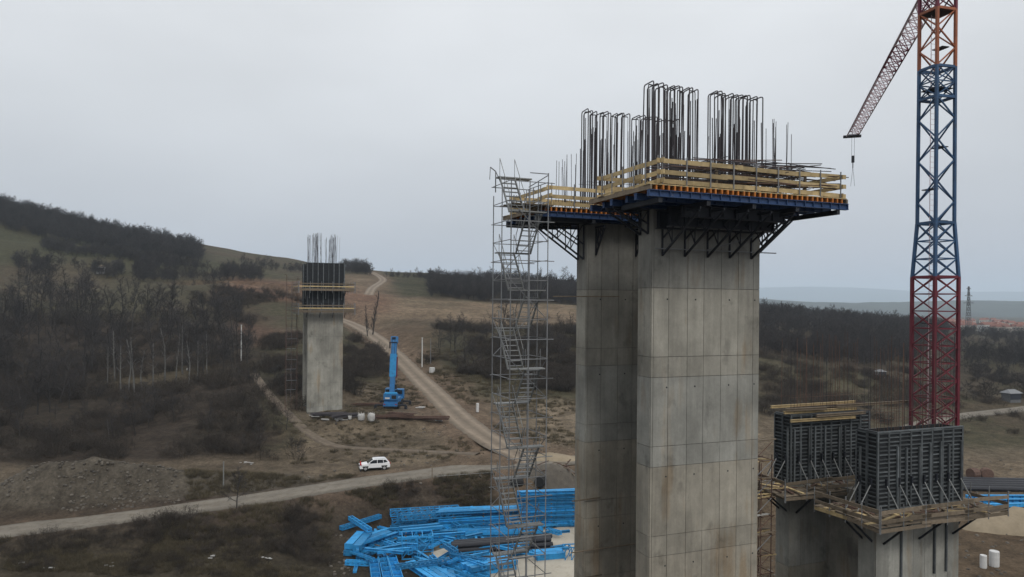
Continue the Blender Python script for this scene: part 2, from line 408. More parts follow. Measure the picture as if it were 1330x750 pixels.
def axis(parts):
    out = [parts[0][0]]
    for a, b, s in parts:
        n = max(1, round((b - a) / s)); out += [a + (b - a) * (k + 1) / n for k in range(n)]
    return np.array(out)
gx = axis([(-6800, -1500, 450), (-1500, -500, 40), (-500, -140, 8), (-140, 120, 1.3), (120, 350, 5), (350, 1500, 30), (1500, 16800, 500)])
gy = axis([(-120, 0, 20), (0, 70, 3.5), (70, 215, 1.3), (215, 360, 2.8), (360, 620, 5), (620, 1500, 25), (1500, 15700, 450)])
GX, GY = np.meshgrid(gx, gy)
sh = GX.shape
GZ = height(GX.ravel(), GY.ravel())
ny, nx = sh
idx = np.arange(nx * ny).reshape(ny, nx)
quads = np.stack([idx[:-1, :-1], idx[:-1, 1:], idx[1:, 1:], idx[1:, :-1]], -1).reshape(-1, 4)
gme = bpy.data.meshes.new('ground')
gme.vertices.add(nx * ny); gme.vertices.foreach_set('co', np.stack([GX.ravel(), GY.ravel(), GZ + ZC], -1).ravel())
gme.loops.add(quads.size); gme.loops.foreach_set('vertex_index', quads.ravel())
gme.polygons.add(len(quads)); gme.polygons.foreach_set('loop_start', np.arange(len(quads)) * 4); gme.polygons.foreach_set('loop_total', np.full(len(quads), 4))
gme.update(); gme.validate(); gme.shade_smooth()

# land cover colours (what grows or lies there), patches with ragged edges
def cover(x, y):
    P = 665 + F * x / np.maximum(y, 5)                       # bearing, for wedge-shaped patches of land
    Pw = P + fbm(x, y, 26, 4, 51) * 26 * np.clip(250 / np.maximum(y, 60), 0.5, 2.2); Yw = y * (1 + 0.09 * fbm(x, y, 30, 4, 61))
    n1 = (fbm(x, y, 22, 5, 71) * 0.5 + 0.5)[:, None]; n2 = (fbm(x, y, 3.5, 4, 81) * 0.5 + 0.5)[:, None]
    brown = np.array([0.115, 0.092, 0.062]); olive = np.array([0.100, 0.098, 0.052]); straw = np.array([0.19, 0.155, 0.10])
    green = np.array([0.088, 0.100, 0.046]); tan = np.array([0.30, 0.222, 0.150]); red = np.array([0.215, 0.128, 0.088])
    litter = np.array([0.060, 0.046, 0.036]); soil = np.array([0.20, 0.158, 0.112]); heap = np.array([0.215, 0.185, 0.145]); clay = np.array([0.165, 0.115, 0.075])
    pale = np.array([0.36, 0.315, 0.235])
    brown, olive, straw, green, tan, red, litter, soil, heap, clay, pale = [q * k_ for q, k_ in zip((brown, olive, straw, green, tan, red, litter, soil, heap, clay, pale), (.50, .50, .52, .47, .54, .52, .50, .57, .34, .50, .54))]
    green = green * np.array([0.98, 0.86, 1.0]); olive = olive * np.array([1.0, 0.92, 1.05])
    s1 = sstep(0.42, 0.58, n1)
    c = brown * (1 - s1) + olive * s1
    c = c * (1 - sstep(0.6, 0.8, n2) * 0.5) + straw * sstep(0.6, 0.8, n2) * 0.5
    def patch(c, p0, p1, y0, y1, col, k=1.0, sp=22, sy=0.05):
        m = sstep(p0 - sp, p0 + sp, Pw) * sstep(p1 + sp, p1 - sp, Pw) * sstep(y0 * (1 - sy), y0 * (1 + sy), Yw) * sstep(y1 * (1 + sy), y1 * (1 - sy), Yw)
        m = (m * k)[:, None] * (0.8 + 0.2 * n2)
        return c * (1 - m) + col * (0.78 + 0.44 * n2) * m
    c = patch(c, -900, 345, 355, 480, green, 0.85)
    c = patch(c, 130, 330, 268, 350, olive * 0.95, 0.8)
    c = patch(c, 60, 140, 330, 360, straw * 0.8, 0.5)
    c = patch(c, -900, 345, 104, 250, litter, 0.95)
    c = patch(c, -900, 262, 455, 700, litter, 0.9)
    c = patch(c, 140, 300, 165, 176, straw * 0.75, 0.8, sy=0.02)
    c = patch(c, 505, 760, 335, 600, green * 0.9, 0.8)
    c = patch(c, 560, 800, 330, 470, litter, 0.85)
    c = patch(c, 478, 760, 258, 322, tan * 0.86, 0.95)
    c = patch(c, 440, 505, 262, 460, tan * 0.75, 0.9)
    c = patch(c, 285, 500, 280, 356, red * 1.05, 0.92)
    c = patch(c, 318, 372, 205, 240, red * 0.9, 0.7)
    c = patch(c, 480, 560, 165, 250, clay, 0.7)
    c = patch(c, 560, 760, 165, 235, olive * 0.72, 0.85)
    c = patch(c, 330, 500, 140, 215, olive * 0.72, 0.7)
    c = patch(c, 380, 780, 103, 150, soil * 0.95, 0.9)
    c = patch(c, 690, 800, 112, 150, soil * 1.2, 0.8)
    c = patch(c, 385, 600, 132, 152, soil * 0.72, 0.9)
    c = patch(c, -900, 450, 96, 113, soil * 0.85, 0.85, sy=0.025)
    c = patch(c, -900, 640, 60, 100, litter * 1.25, 0.9, sy=0.035)
    c = patch(c, -900, 640, 60, 84, olive * 0.72, 0.45)
    c = patch(c, 545, 800, 70, 97, pale, 0.95, sp=14, sy=0.02)
    c = patch(c, 200, 650, 95, 105.5, litter * 1.3, 0.95, sp=16, sy=0.012)
    c = patch(c, 960, 1700, 60, 128, clay, 0.9)
    c = patch(c, 960, 1700, 112, 142, soil, 0.85)
    c = patch(c, 960, 1115, 188, 222, olive * 1.1, 0.85)
    c = patch(c, 960, 1700, 225, 800, litter * 1.3, 0.6)
    c = patch(c, 1245, 1500, 260, 420, olive * 0.9, 0.7)
    ch = fbm(x, y, 5.5, 4, 301); ru = 1 - np.abs(fbm(x + y * .35, y * 2.4, 5.0, 3, 311)) * 2.2
    mz = (sstep(370, 400, P) * sstep(790, 760, P) * sstep(101, 104, y) * sstep(165, 150, y))[:, None]
    k2_ = (1 + 0.42 * ch + 0.30 * (sstep(.55, .95, ru) - .35))[:, None]
    c = c * (1 - mz) + c * np.clip(k2_, .5, 1.6) * mz
    hz2 = (sstep(240, 260, y) * sstep(470, 430, y) * sstep(270, 300, P) * sstep(780, 740, P))[:, None]
    c = c * (1 - hz2) + c * np.clip(1 + .45 * fbm(x, y * 1.7, 17, 4, 321), .55, 1.5)[:, None] * hz2
    for key, wd_, k_ in (('track', 11.0, .85), ('main', 6.5, .55), ('hill', 9.0, .7)):
        Pp = RD[key][1]; dm = np.full(x.shape, 1e9); bx = (x > Pp[:, 0].min() - 20) & (x < Pp[:, 0].max() + 20) & (y > Pp[:, 1].min() - 20) & (y < Pp[:, 1].max() + 20)
        d_ = dm[bx]
        for q in Pp[::2]: d_ = np.minimum(d_, np.hypot(x[bx] - q[0], y[bx] - q[1]))
        dm[bx] = d_
        mm = (sstep(wd_, wd_ * .35, dm + 4.5 * fbm(x, y, 8, 3, 331)) * k_)[:, None]
        c = c * (1 - mm) + (soil * .62 + red * .38) * (0.62 + 0.7 * n2) * mm
    gh = np.exp(-((x + 58) / 13.5) ** 2 - (((y - 98) - (x + 58) * .18) / 4.6) ** 2) + 0.8 * np.exp(-((x + 38) / 12) ** 2 - (((y - 101) - (x + 40) * .18) / 3.0) ** 2)
    m = sstep(0.18, 0.5, gh + 0.12 * fbm(x, y, 5, 3, 77))[:, None]
    return c * (1 - m) + heap * (0.72 + 0.5 * n2) * m
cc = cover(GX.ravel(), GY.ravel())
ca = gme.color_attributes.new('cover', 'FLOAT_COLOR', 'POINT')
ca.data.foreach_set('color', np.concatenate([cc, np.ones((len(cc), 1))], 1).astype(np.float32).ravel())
gm = bpy.data.materials.new('ground_cover'); gm.use_nodes = True
t = gm.node_tree; l = t.links; b = t.nodes['Principled BSDF']
at_ = N('ShaderNodeAttribute', t, attribute_name='cover'); geo = N('ShaderNodeNewGeometry', t)
def gnoise(sc, det=8, ro=0.7):
    n = N('ShaderNodeTexNoise', t); n.inputs['Scale'].default_value = sc; n.inputs['Detail'].default_value = det; n.inputs['Roughness'].default_value = ro
    l.new(geo.outputs['Position'], n.inputs[0]); return n.outputs[0]
def grng(x, a, b_, c, d):
    r = N('ShaderNodeMapRange', t)
    for k, v in zip(('From Min', 'From Max', 'To Min', 'To Max'), (a, b_, c, d)): r.inputs[k].default_value = v
    l.new(x, r.inputs[0]); return r.outputs[0]
g1 = grng(gnoise(0.55), 0.3, 0.7, 0.55, 1.45); g2 = grng(gnoise(2.6, 6), 0.3, 0.7, 0.62, 1.38)
gmul = N('ShaderNodeMath', t, operation='MULTIPLY'); l.new(g1, gmul.inputs[0]); l.new(g2, gmul.inputs[1])
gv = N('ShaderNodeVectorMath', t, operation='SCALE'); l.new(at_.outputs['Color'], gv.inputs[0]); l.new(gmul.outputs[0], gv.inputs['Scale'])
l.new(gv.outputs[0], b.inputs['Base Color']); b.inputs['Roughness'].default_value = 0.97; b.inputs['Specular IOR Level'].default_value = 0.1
bp = N('ShaderNodeBump', t); bp.inputs['Strength'].default_value = 0.9; bp.inputs['Distance'].default_value = 0.35
l.new(gnoise(1.1, 9, 0.75), bp.inputs['Height']); l.new(bp.outputs[0], b.inputs['Normal'])
gme.materials.append(gm)
ground = obj('ground', gme); tag(ground, 'brown winter hillside and valley floor around the bridge site', 'ground', kind='structure')

for mn in ('gravel', 'gravel_track', 'mud'):
    t = MATS[mn].node_tree; b = t.nodes['Principled BSDF']; src = b.inputs['Base Color'].links[0].from_socket
    wa = N('ShaderNodeAttribute', t, attribute_name='wear'); ws = N('ShaderNodeVectorMath', t, operation='SCALE')
    t.links.new(src, ws.inputs[0]); t.links.new(wa.outputs['Fac'], ws.inputs['Scale']); t.links.new(ws.outputs[0], b.inputs['Base Color'])
# roads: ribbons following their own profile
def ribbon(name, key, m, label, ruts=True):
    w, P = RD[key]; V = []; Fc = []
    d = np.gradient(P[:, :2], axis=0); d /= np.linalg.norm(d, axis=1)[:, None]
    nrm = np.stack([-d[:, 1], d[:, 0]], 1)
    offs = np.array([-0.54, -0.42, -0.27, -0.14, 0, 0.14, 0.27, 0.42, 0.54]) * w
    hz = np.array([-0.16, 0.0, -0.05, 0.01, 0.035, 0.01, -0.05, 0.0, -0.16]) if ruts else np.array([-0.16, 0, 0.02, 0.03, 0.04, 0.03, 0.02, 0, -0.16])
    for i in range(len(P)):
        wob = 1 + 0.10 * fbm(np.array([P[i, 0]]), np.array([P[i, 1]]), 7, 2, 91)[0]
        for o_, h_ in zip(offs, hz):
            x = P[i, 0] + nrm[i, 0] * o_ * wob; y = P[i, 1] + nrm[i, 1] * o_ * wob
            V.append((x, y, P[i, 2] + h_ + 0.06 + 0.03 * fbm(np.array([x]), np.array([y]), 2.2, 2, 13)[0] + ZC))
    k = len(offs)
    for i in range(len(P) - 1):
        for j in range(k - 1): Fc.append((i * k + j, (i + 1) * k + j, (i + 1) * k + j + 1, i * k + j + 1))
    me = mesh(name, V, Fc, m, True)
    # wheel tracks are worn pale, the crown and verges keep darker earth
    wear = [0.55, 0.72, 1.12, 0.86, 0.66, 0.86, 1.12, 0.72, 0.55] if ruts else [0.6, 0.82, 1.05, 1.0, 0.9, 1.0, 1.05, 0.82, 0.6]
    at2 = me.attributes.new('wear', 'FLOAT', 'POINT'); at2.data.foreach_set('value', np.tile(wear, len(P)).astype(np.float32))
    o = obj(name, me); tag(o, label, 'road', kind='structure'); return o
ribbon('road', 'main', 'gravel', 'gravel site road running below the far pier past the white car', False)
ribbon('road', 'track', 'gravel_track', 'rutted pale dirt track climbing the hill behind the blue crane')
ribbon('path', 'hill', 'gravel_track', 'pale dirt path over the crest of the hill')
ribbon('road', 'right', 'gravel', 'pale gravel road beyond the red crane mast', False)
ribbon('path', 'spur', 'mud', 'narrow muddy path down from the wood to the site road', False)

# ------------------------------------------------------------------ far hills across the valley
def hill_range(name, label, Y, x0, x1, base, fn, depth):
    xs = np.linspace(x0, x1, 160); V = []; Fc = []
    ts = np.linspace(0, 1, 9)
    for x in xs:
        top = fn(x)
        for t_ in ts:
            V.append((x, Y + depth * t_, base + (top - base) * math.sin(t_ * math.pi / 2) + ZC + 14 * float(fbm(np.array([x]), np.array([t_ * depth]), 700, 4, 5)[0]) * t_))
    k = len(ts)
    for i in range(len(xs) - 1):
        for j in range(k - 1): Fc.append((i * k + j, (i + 1) * k + j, (i + 1) * k + j + 1, i * k + j + 1))
    o = obj(name, mesh(name, V, Fc, 'far_hill', True)); tag(o, label, 'hills', kind='structure')
hill_range('far_hills', 'long low blue hills across the hazy valley', 13000, -6200, 16500, -70,
           lambda x: 270 + 110 * math.exp(-((x - 6350) / 2100) ** 2) + 36 * math.exp(-((x - 10700) / 2100) ** 2) + 26 * float(fbm(np.array([x]), np.array([0.0]), 2100, 4, 8)[0]), 2600)
hill_range('far_hills', 'lower wooded rise on the valley floor in front of the far hills', 2900, 600, 4500, -45,
           lambda x: 8 + 26 * math.exp(-((x - 1000) / 260) ** 2) + 18 * math.exp(-((x - 2300) / 420) ** 2) + 9 * float(fbm(np.array([x]), np.array([3.0]), 300, 4, 18)[0]), 500)

# ================================================================== trees and scrub
def segs_to_mesh(name, S, m, n=3):
    """S: list of (p, q, r0, r1) -> tapered prisms"""
    S = [s for s in S]
    A = np.array([s[0] for s in S]); B = np.array([s[1] for s in S]); r0 = np.array([s[2] for s in S]); r1 = np.array([s[3] for s in S])
    D = B - A; D /= np.maximum(np.linalg.norm(D, axis=1), 1e-6)[:, None]
    ref = np.where(np.abs(D[:, 2:3]) < 0.9, np.array([[0, 0, 1.0]]), np.array([[1.0, 0, 0]]))
    X = np.cross(D, ref); X /= np.linalg.norm(X, axis=1)[:, None]; Yv = np.cross(D, X)
    V = np.zeros((len(S), 2 * n, 3))
    for k in range(n):
        a = 2 * math.pi * k / n; o = X * math.cos(a) + Yv * math.sin(a)
        V[:, k] = A + o * r0[:, None]; V[:, n + k] = B + o * r1[:, None]
    f = np.array([(k, (k + 1) % n, n + (k + 1) % n, n + k) for k in range(n)])
    Fq = (np.arange(len(S)) * 2 * n)[:, None, None] + f[None]
    Fq = Fq.reshape(-1, 4)
    me = bpy.data.meshes.new(name); me.vertices.add(V.size // 3); me.vertices.foreach_set('co', V.ravel())
    me.loops.add(Fq.size); me.loops.foreach_set('vertex_index', Fq.ravel())
    me.polygons.add(len(Fq)); me.polygons.foreach_set('loop_start', np.arange(len(Fq)) * 4); me.polygons.foreach_set('loop_total', np.full(len(Fq), 4))
    me.update(); me.materials.append(MATS[m]); return me
def gen_tree(seed, h, spread=0.35, clear=0.25, n1=16, n2=7, n3=6, up=0.6, rmin=0.016):
    R = random.Random(seed); trunk = []; crown = []
    def vec(): return Vector((R.gauss(0, 1), R.gauss(0, 1), R.gauss(0, 1))).normalized()
    def limb(p, d, ln, r, lev, nseg):
        out = trunk if lev == 0 or (lev == 1 and r > 0.05) else crown
        pts = [(p.copy(), r)]
        for i in range(nseg):
            d = (d + vec() * (0.10 if lev == 0 else 0.22) + Vector((0, 0, 0.05 * up * (lev > 0)))).normalized()
            q = p + d * ln / nseg; r1 = max(rmin * 0.6, r * (1 - 0.8 / nseg))
            out.append((tuple(p), tuple(q), r, r1)); p = q; r = r1; pts.append((p.copy(), r))
        return pts, d
    base = Vector((0, 0, -0.4)); r0 = h * 0.013 + 0.03
    pts, _ = limb(base, Vector((R.uniform(-.06, .06), R.uniform(-.06, .06), 1)), h * 0.92, r0, 0, 9)
    def pick(pts, f):
        k = f * (len(pts) - 1); i = min(int(k), len(pts) - 2); a = k - i
        return pts[i][0].lerp(pts[i + 1][0], a), pts[i][1] * (1 - a) + pts[i + 1][1] * a, (pts[i + 1][0] - pts[i][0]).normalized()
    for i in range(n1):
        f = clear + (1 - clear) * (i + R.random()) / n1
        p, r, d = pick(pts, min(f, 0.99)); an = i * 2.4 + R.uniform(-.5, .5)
        o = Vector((math.cos(an), math.sin(an), 0)); d1 = (o + Vector((0, 0, up * R.uniform(0.6, 1.5)))).normalized()
        l1 = h * spread * (1.15 - f * 0.72) * R.uniform(0.7, 1.2)
        p1, _ = limb(p, d1, l1, max(rmin * 1.6, r * 0.55), 1, 4)
        for j in range(n2):
            q, r2, dd = pick(p1, 0.2 + 0.8 * (j + R.random()) / n2 * 0.99)
            d2 = (dd * 0.7 + vec() * 0.8 + Vector((0, 0, 0.35 * up))).normalized()
            p2, _ = limb(q, d2, l1 * R.uniform(0.32, 0.55), max(rmin * 1.15, r2 * 0.55), 2, 3)
            for k in range(n3):
                s, r3, d3 = pick(p2, 0.15 + 0.85 * (k + R.random()) / n3 * 0.99)
                d4 = (d3 * 0.6 + vec() * 0.8 + Vector((0, 0, 0.3 * up))).normalized()
                limb(s, d4, l1 * R.uniform(0.14, 0.30), rmin, 3, 2)
    return trunk, crown
TREE = {}
def make_kind(key, seeds, bark, twig='twig', **kw):
    TREE[key] = []
    for s in seeds:
        h = kw['h']; k2 = {k: v for k, v in kw.items() if k != 'h'}
        tr, cr_ = gen_tree(s, h, **k2)
        TREE[key].append((segs_to_mesh('trunk', tr, bark, 5), segs_to_mesh('crown', cr_, twig, 3), h))
make_kind('wood', range(1, 7), 'bark', h=11, spread=0.27, clear=0.25, n1=17, n2=7, n3=6, up=0.9, rmin=0.02)
make_kind('pale', range(11, 15), 'bark_pale', h=13, spread=0.16, clear=0.42, n1=14, n2=6, n3=5, up=1.2, rmin=0.022)
make_kind('broad', range(21, 25), 'bark', h=11, spread=0.42, clear=0.22, n1=15, n2=8, n3=6, up=0.6, rmin=0.02)
make_kind('slim', range(31, 33), 'bark', h=12, spread=0.12, clear=0.12, n1=22, n2=6, n3=6, up=2.0, rmin=0.02)
make_kind('small', range(41, 43), 'bark', h=5.5, spread=0.40, clear=0.25, n1=12, n2=6, n3=6, up=0.5, rmin=0.016)
def plant_tree(kind, x, y, h, label, group, seed, name='bare_tree'):
    R = random.Random(seed); tr, cr_, h0 = TREE[kind][seed % len(TREE[kind])]
    tt = T(name, label, 'tree', (x, y, H(x, y)), R.uniform(0, 6.28), group)
    s = h / h0; tt.o.scale = (s * R.uniform(0.9, 1.15), s * R.uniform(0.9, 1.15), s)
    obj('trunk', tr, tt.o); obj('crown', cr_, tt.o); return tt

def gen_bush(seed, h, w, n=26, sub=5, rr=0.02):
    R = random.Random(seed); S = []
    for i in range(n):
        a = R.uniform(0, 6.28); s = math.sqrt(R.random()) * w * 0.45
        p = Vector((math.cos(a) * s, math.sin(a) * s, -0.15)); lean = R.uniform(0.05, 0.9)
        d = Vector((math.cos(a) * lean, math.sin(a) * lean, 1)).normalized(); ln = h * R.uniform(0.55, 1.05)
        pp = [p]
        for k in range(3):
            q = p + d * ln / 3; S.append((tuple(p), tuple(q), rr * (1.3 - .3 * k), rr * (1.0 - .3 * k))); p = q; pp.append(p)
            d = (d + Vector((R.gauss(0, .2), R.gauss(0, .2), R.gauss(0, .12)))).normalized()
        for j in range(sub):
            f = R.uniform(0.25, 1.0) * 3; i0 = min(int(f), 2); q = pp[i0].lerp(pp[i0 + 1], f - i0)
            d2 = Vector((R.gauss(0, .8), R.gauss(0, .8), R.uniform(0.1, 1.2))).normalized(); e = q + d2 * h * R.uniform(.15, .38)
            S.append((tuple(q), tuple(e), rr * .75, rr * .5))
            for k in range(2):
                d3 = (d2 + Vector((R.gauss(0, .7), R.gauss(0, .7), R.gauss(0, .5)))).normalized(); g_ = q.lerp(e, R.uniform(.3, .9))
                S.append((tuple(g_), tuple(g_ + d3 * h * R.uniform(.1, .22)), rr * .55, rr * .4))
    return S
def lib(name, meshes):
    c = bpy.data.collections.new(name)
    for i, me in enumerate(meshes):
        o = bpy.data.objects.new('%s_%02d' % (name, i), me); c.objects.link(o)
    return c
LB_BUSH = lib('bush_shape', [segs_to_mesh('bush', gen_bush(s, 2.2, 2.4, 17, 6, 0.019), 'scrub') for s in range(6)])
LB_GRASS = lib('tuft_shape', [segs_to_mesh('tuft', gen_bush(s + 50, 0.6, 1.0, 60, 0, 0.018), 'dry_grass') for s in range(3)])
def joined(kind, i):
    R = TREE[kind][i]; me = R[1].copy(); return me
def tree_lib():
    ms = []
    for kind, i in (('wood', 0), ('wood', 1), ('wood', 2), ('broad', 0), ('broad', 1)):
        tr, cr_ = gen_tree(100 + i + len(ms), 10, spread=0.46, clear=0.12, n1=17, n2=6, n3=6, up=0.65, rmin=0.034)
        ms.append(segs_to_mesh('wood_tree', tr + cr_, 'twig', 3))
    return lib('wood_shape', ms)
LB_WOOD = tree_lib()
def scatter(name, label, cat, pts, coll):
    """one object of many instances; pts = (x, y, z, scale, rot, tilt)"""
    pts = np.array(pts, float); n = len(pts)
    me = bpy.data.meshes.new(name); me.vertices.add(n)
    co = pts[:, :3].copy(); co[:, 2] += ZC; me.vertices.foreach_set('co', co.ravel())
    a = me.attributes.new('scl', 'FLOAT_VECTOR', 'POINT')
    sv = np.stack([pts[:, 3], pts[:, 3], pts[:, 3] * pts[:, 5]], 1); a.data.foreach_set('vector', sv.ravel())
    a = me.attributes.new('rot', 'FLOAT_VECTOR', 'POINT')
    rv = np.stack([np.zeros(n), np.zeros(n), pts[:, 4]], 1); a.data.foreach_set('vector', rv.ravel())
    o = obj(name, me); tag(o, label, cat, kind='stuff')
    ng = bpy.data.node_groups.new(name, 'GeometryNodeTree')
    ng.interface.new_socket('Geometry', in_out='INPUT', socket_type='NodeSocketGeometry')
    ng.interface.new_socket('Geometry', in_out='OUTPUT', socket_type='NodeSocketGeometry')
    gi = ng.nodes.new('NodeGroupInput'); go = ng.nodes.new('NodeGroupOutput')
    mtp = ng.nodes.new('GeometryNodeMeshToPoints'); ci = ng.nodes.new('GeometryNodeCollectionInfo')
    ci.inputs['Collection'].default_value = coll; ci.inputs['Separate Children'].default_value = True; ci.inputs['Reset Children'].default_value = True
    iop = ng.nodes.new('GeometryNodeInstanceOnPoints'); iop.inputs['Pick Instance'].default_value = True
    ns = ng.nodes.new('GeometryNodeInputNamedAttribute'); ns.data_type = 'FLOAT_VECTOR'; ns.inputs['Name'].default_value = 'scl'
    nr = ng.nodes.new('GeometryNodeInputNamedAttribute'); nr.data_type = 'FLOAT_VECTOR'; nr.inputs['Name'].default_value = 'rot'
    k = ng.links.new
    k(gi.outputs[0], mtp.inputs[0]); k(mtp.outputs[0], iop.inputs['Points']); k(ci.outputs[0], iop.inputs['Instance'])
    k(nr.outputs[0], iop.inputs['Rotation']); k(ns.outputs[0], iop.inputs['Scale']); k(iop.outputs[0], go.inputs[0])
    md = o.modifiers.new('scatter', 'NODES'); md.node_group = ng
    return o
def sample(rng_, n, p0, p1, y0, y1, clump=0.0, cs=14, seed=0, avoid=True):
    """n random spots in the wedge of land between two bearings and two distances"""
    out = []; tries = 0
    while len(out) < n and tries < 40:
        tries += 1; m = n * 3
        Y = np.sqrt(rng_.random(m) * (y1 ** 2 - y0 ** 2) + y0 ** 2); P = p0 + rng_.random(m) * (p1 - p0); X = (P - 665) / F * Y
        ok = np.ones(m, bool)
        if clump: ok &= (fbm(X, Y, cs, 3, 200 + seed) * 0.5 + 0.5) > clump
        if avoid:
            for w, Pp in RD.values():
                d = np.full(m, 1e9)
                for q in Pp[::2]: d = np.minimum(d, np.hypot(X - q[0], Y - q[1]))
                ok &= d > w / 2 + 1.2
        out += list(zip(X[ok], Y[ok]))
    return out[:n]
RG = np.random.default_rng(5)
def mk_pts(spots, s0, s1, z1=1.2, z0=0.8):
    a = np.array(spots); z = height(a[:, 0], a[:, 1]); n = len(a)
    return np.stack([a[:, 0], a[:, 1], z, RG.uniform(s0, s1, n), RG.uniform(0, 6.28, n), RG.uniform(z0, z1, n)], 1)

# the wood left of the far pier: individual trees
k = 0
for (p0, p1, y0, y1, n, kinds, hh, tl) in ((-60, 325, 172, 250, 120, ('wood', 'wood', 'broad'), (8, 13), 'dark bare tree in the main stand of the wood left of the far pier'), (-80, 110, 130, 175, 26, ('wood', 'broad'), (8, 12), 'dark bare tree low on the slope at the left edge, above the spoil heap'), (20, 120, 245, 300, 22, ('broad', 'wood'), (9, 13), 'bare tree of the tall rear clump at the upper left of the wood'), (60, 320, 250, 300, 30, ('wood', 'broad'), (5, 8), 'small bare tree along the upper edge of the left wood'), (-60, 385, 116, 160, 46, ('small', 'wood', 'small', 'broad'), (2.8, 6.5), 'small bare tree among the scrub on the dark slope above the site road'), (560, 755, 186, 246, 30, ('broad', 'small', 'wood'), (4, 7.5), 'small bare tree in the hedge on the middle hillside'), (995, 1180, 185, 300, 26, ('broad', 'wood'), (4, 8), 'bare tree on the slope behind the right pier rebar')):
    for (x, y) in sample(RG, n, p0, p1, y0, y1, 0.30, 30, 1):
        k += 1
        plant_tree(kinds[k % len(kinds)], x, y, RG.uniform(*hh), tl, tl.replace('tree', 'trees', 1), k)
for i, (px, Y, h) in enumerate(((158, 160, 11), (168, 158, 13), (176, 156, 14), (186, 159, 10), (199, 163, 11), (215, 166, 14), (229, 168, 12), (246, 165, 11), (257, 169, 10), (150, 168, 13), (140, 163, 10), (270, 172, 11), (238, 174, 13))):
    x = (px - 665) / F * Y
    plant_tree('pale', x, Y, h, 'slender pale-barked bare tree standing in front of the left wood', 'pale trees at the wood edge', 300 + i)
gx_, gy_, _ = gp(142, 575)
plant_tree('pale', gx_, gy_, 4.5, 'short leaning pale dead tree on the dark slope above the spoil heap', None, 350)
# single trees that stand out
for px, Y, h, kd, lb in ((645, 214, 15, 'broad', 'big forked bare tree on the hillside behind the stair tower'),
                         (592, 205, 9.5, 'broad', 'rounded bare tree left of the big forked tree'),
                         (570, 212, 9, 'broad', 'bare tree at the left end of the hedge right of the track'),
                         (617, 190, 7, 'broad', 'low wide bare tree below the big forked tree'),
                         (484, 240, 16, 'slim', 'tall slim bare poplar beside the track behind the far pier'),
                         (478, 236, 11, 'slim', 'shorter slim bare tree next to the tall poplar'),
                         (322, 182, 9, 'wood', 'bare tree at the right end of the left wood'),
                         (697, 205, 11, 'broad', 'bare tree between the stair tower and the near pier'),
                         (310, 92, 5.4, 'small', 'small bare tree on the embankment below the site road')):
    plant_tree(kd, (px - 665) / F * Y, Y, h, lb, None, int(px))
for i, (px, Y, h) in enumerate(((40, 505, 9), (87, 500, 9), (94, 505, 10), (118, 508, 7), (135, 505, 9), (180, 500, 8), (203, 505, 8), (213, 502, 9), (256, 505, 7), (318, 490, 7), (346, 495, 8), (625, 525, 9), (700, 530, 10), (716, 530, 8), (735, 530, 11), (668, 528, 8), (540, 515, 5), (456, 510, 9), (463, 512, 10), (470, 512, 8))):
    plant_tree('broad', (px - 665) / F * Y, Y, h, 'single bare tree standing on the skyline of the hill', 'skyline trees', 400 + i)

# scrub and far woods: nobody could count these
B = []
def sc_add(n, p0, p1, y0, y1, s0, s1, clump=0.35, cs=12, seed=0): B.append(mk_pts(sample(RG, n, p0, p1, y0, y1, clump, cs, seed), s0, s1))
sc_add(640, -80, 395, 113, 165, 0.25, 1.3, 0.44, 12, 2)
sc_add(500, -80, 330, 165, 250, 0.5, 1.4, 0.4, 20, 3)
scatter('thicket', 'dark tangled scrub covering the slope below the left wood', 'scrub', np.concatenate(B), LB_BUSH); B = []
sc_add(300, -60, 430, 78, 88, 0.15, 0.5, 0.5, 5, 4)
sc_add(110, 180, 420, 84, 93, 0.25, 0.8, 0.5, 5, 5); sc_add(110, 420, 640, 97.5, 103, 0.2, 0.5, 0.4, 6, 35)
scatter('embankment_scrub', 'low dry scrub on the embankment below the site road', 'scrub', np.concatenate(B), LB_BUSH); B = []
sc_add(300, 445, 510, 150, 215, 0.3, 1.2, 0.5, 9, 6)
sc_add(260, 340, 395, 150, 215, 0.5, 1.1, 0.45, 9, 7)
sc_add(420, 558, 760, 192, 245, 0.35, 1.7, 0.5, 10, 8)
sc_add(330, 590, 760, 165, 195, 0.4, 1.5, 0.52, 10, 9)
sc_add(300, 250, 420, 240, 300, 0.6, 1.2, 0.5, 14, 10)
scatter('hedge_scrub', 'dark bare scrub in hedges and hollows across the middle hillside', 'scrub', np.concatenate(B), LB_BUSH); B = []
def wood_add(n, p0, p1, y0, y1, s0, s1, clump=0.2, cs=40, seed=0): B.append(mk_pts(sample(RG, n, p0, p1, y0, y1, clump, cs, seed), s0, s1))
wood_add(1500, -140, 262, 440, 530, 0.5, 0.95, 0.08, 40, 11)
scatter('ridge_wood', 'dark bare wood along the top of the left ridge', 'wood', np.concatenate(B), LB_WOOD); B = []
wood_add(240, 55, 228, 385, 412, 0.35, 0.62, 0.05, 30, 12)
wood_add(300, 175, 340, 325, 395, 0.3, 0.65, 0.42, 30, 13)
wood_add(90, 20, 160, 330, 352, 0.4, 0.7, 0.3, 30, 14)
wood_add(60, 300, 420, 440, 500, 0.35, 0.6, 0.3, 30, 15)
wood_add(60, 440, 482, 470, 520, 0.5, 0.9, 0.1, 30, 16)
scatter('hillside_wood', 'dark patches of bare trees and hedges on the left hillside', 'wood', np.concatenate(B), LB_WOOD); B = []
wood_add(1000, 556, 770, 340, 480, 0.4, 0.8, 0.22, 40, 17)
wood_add(60, 500, 570, 455, 480, 0.25, 0.45, 0.3, 30, 18)
scatter('hollow_wood', 'dark bare wood in the hollow below the middle skyline', 'wood', np.concatenate(B), LB_WOOD); B = []
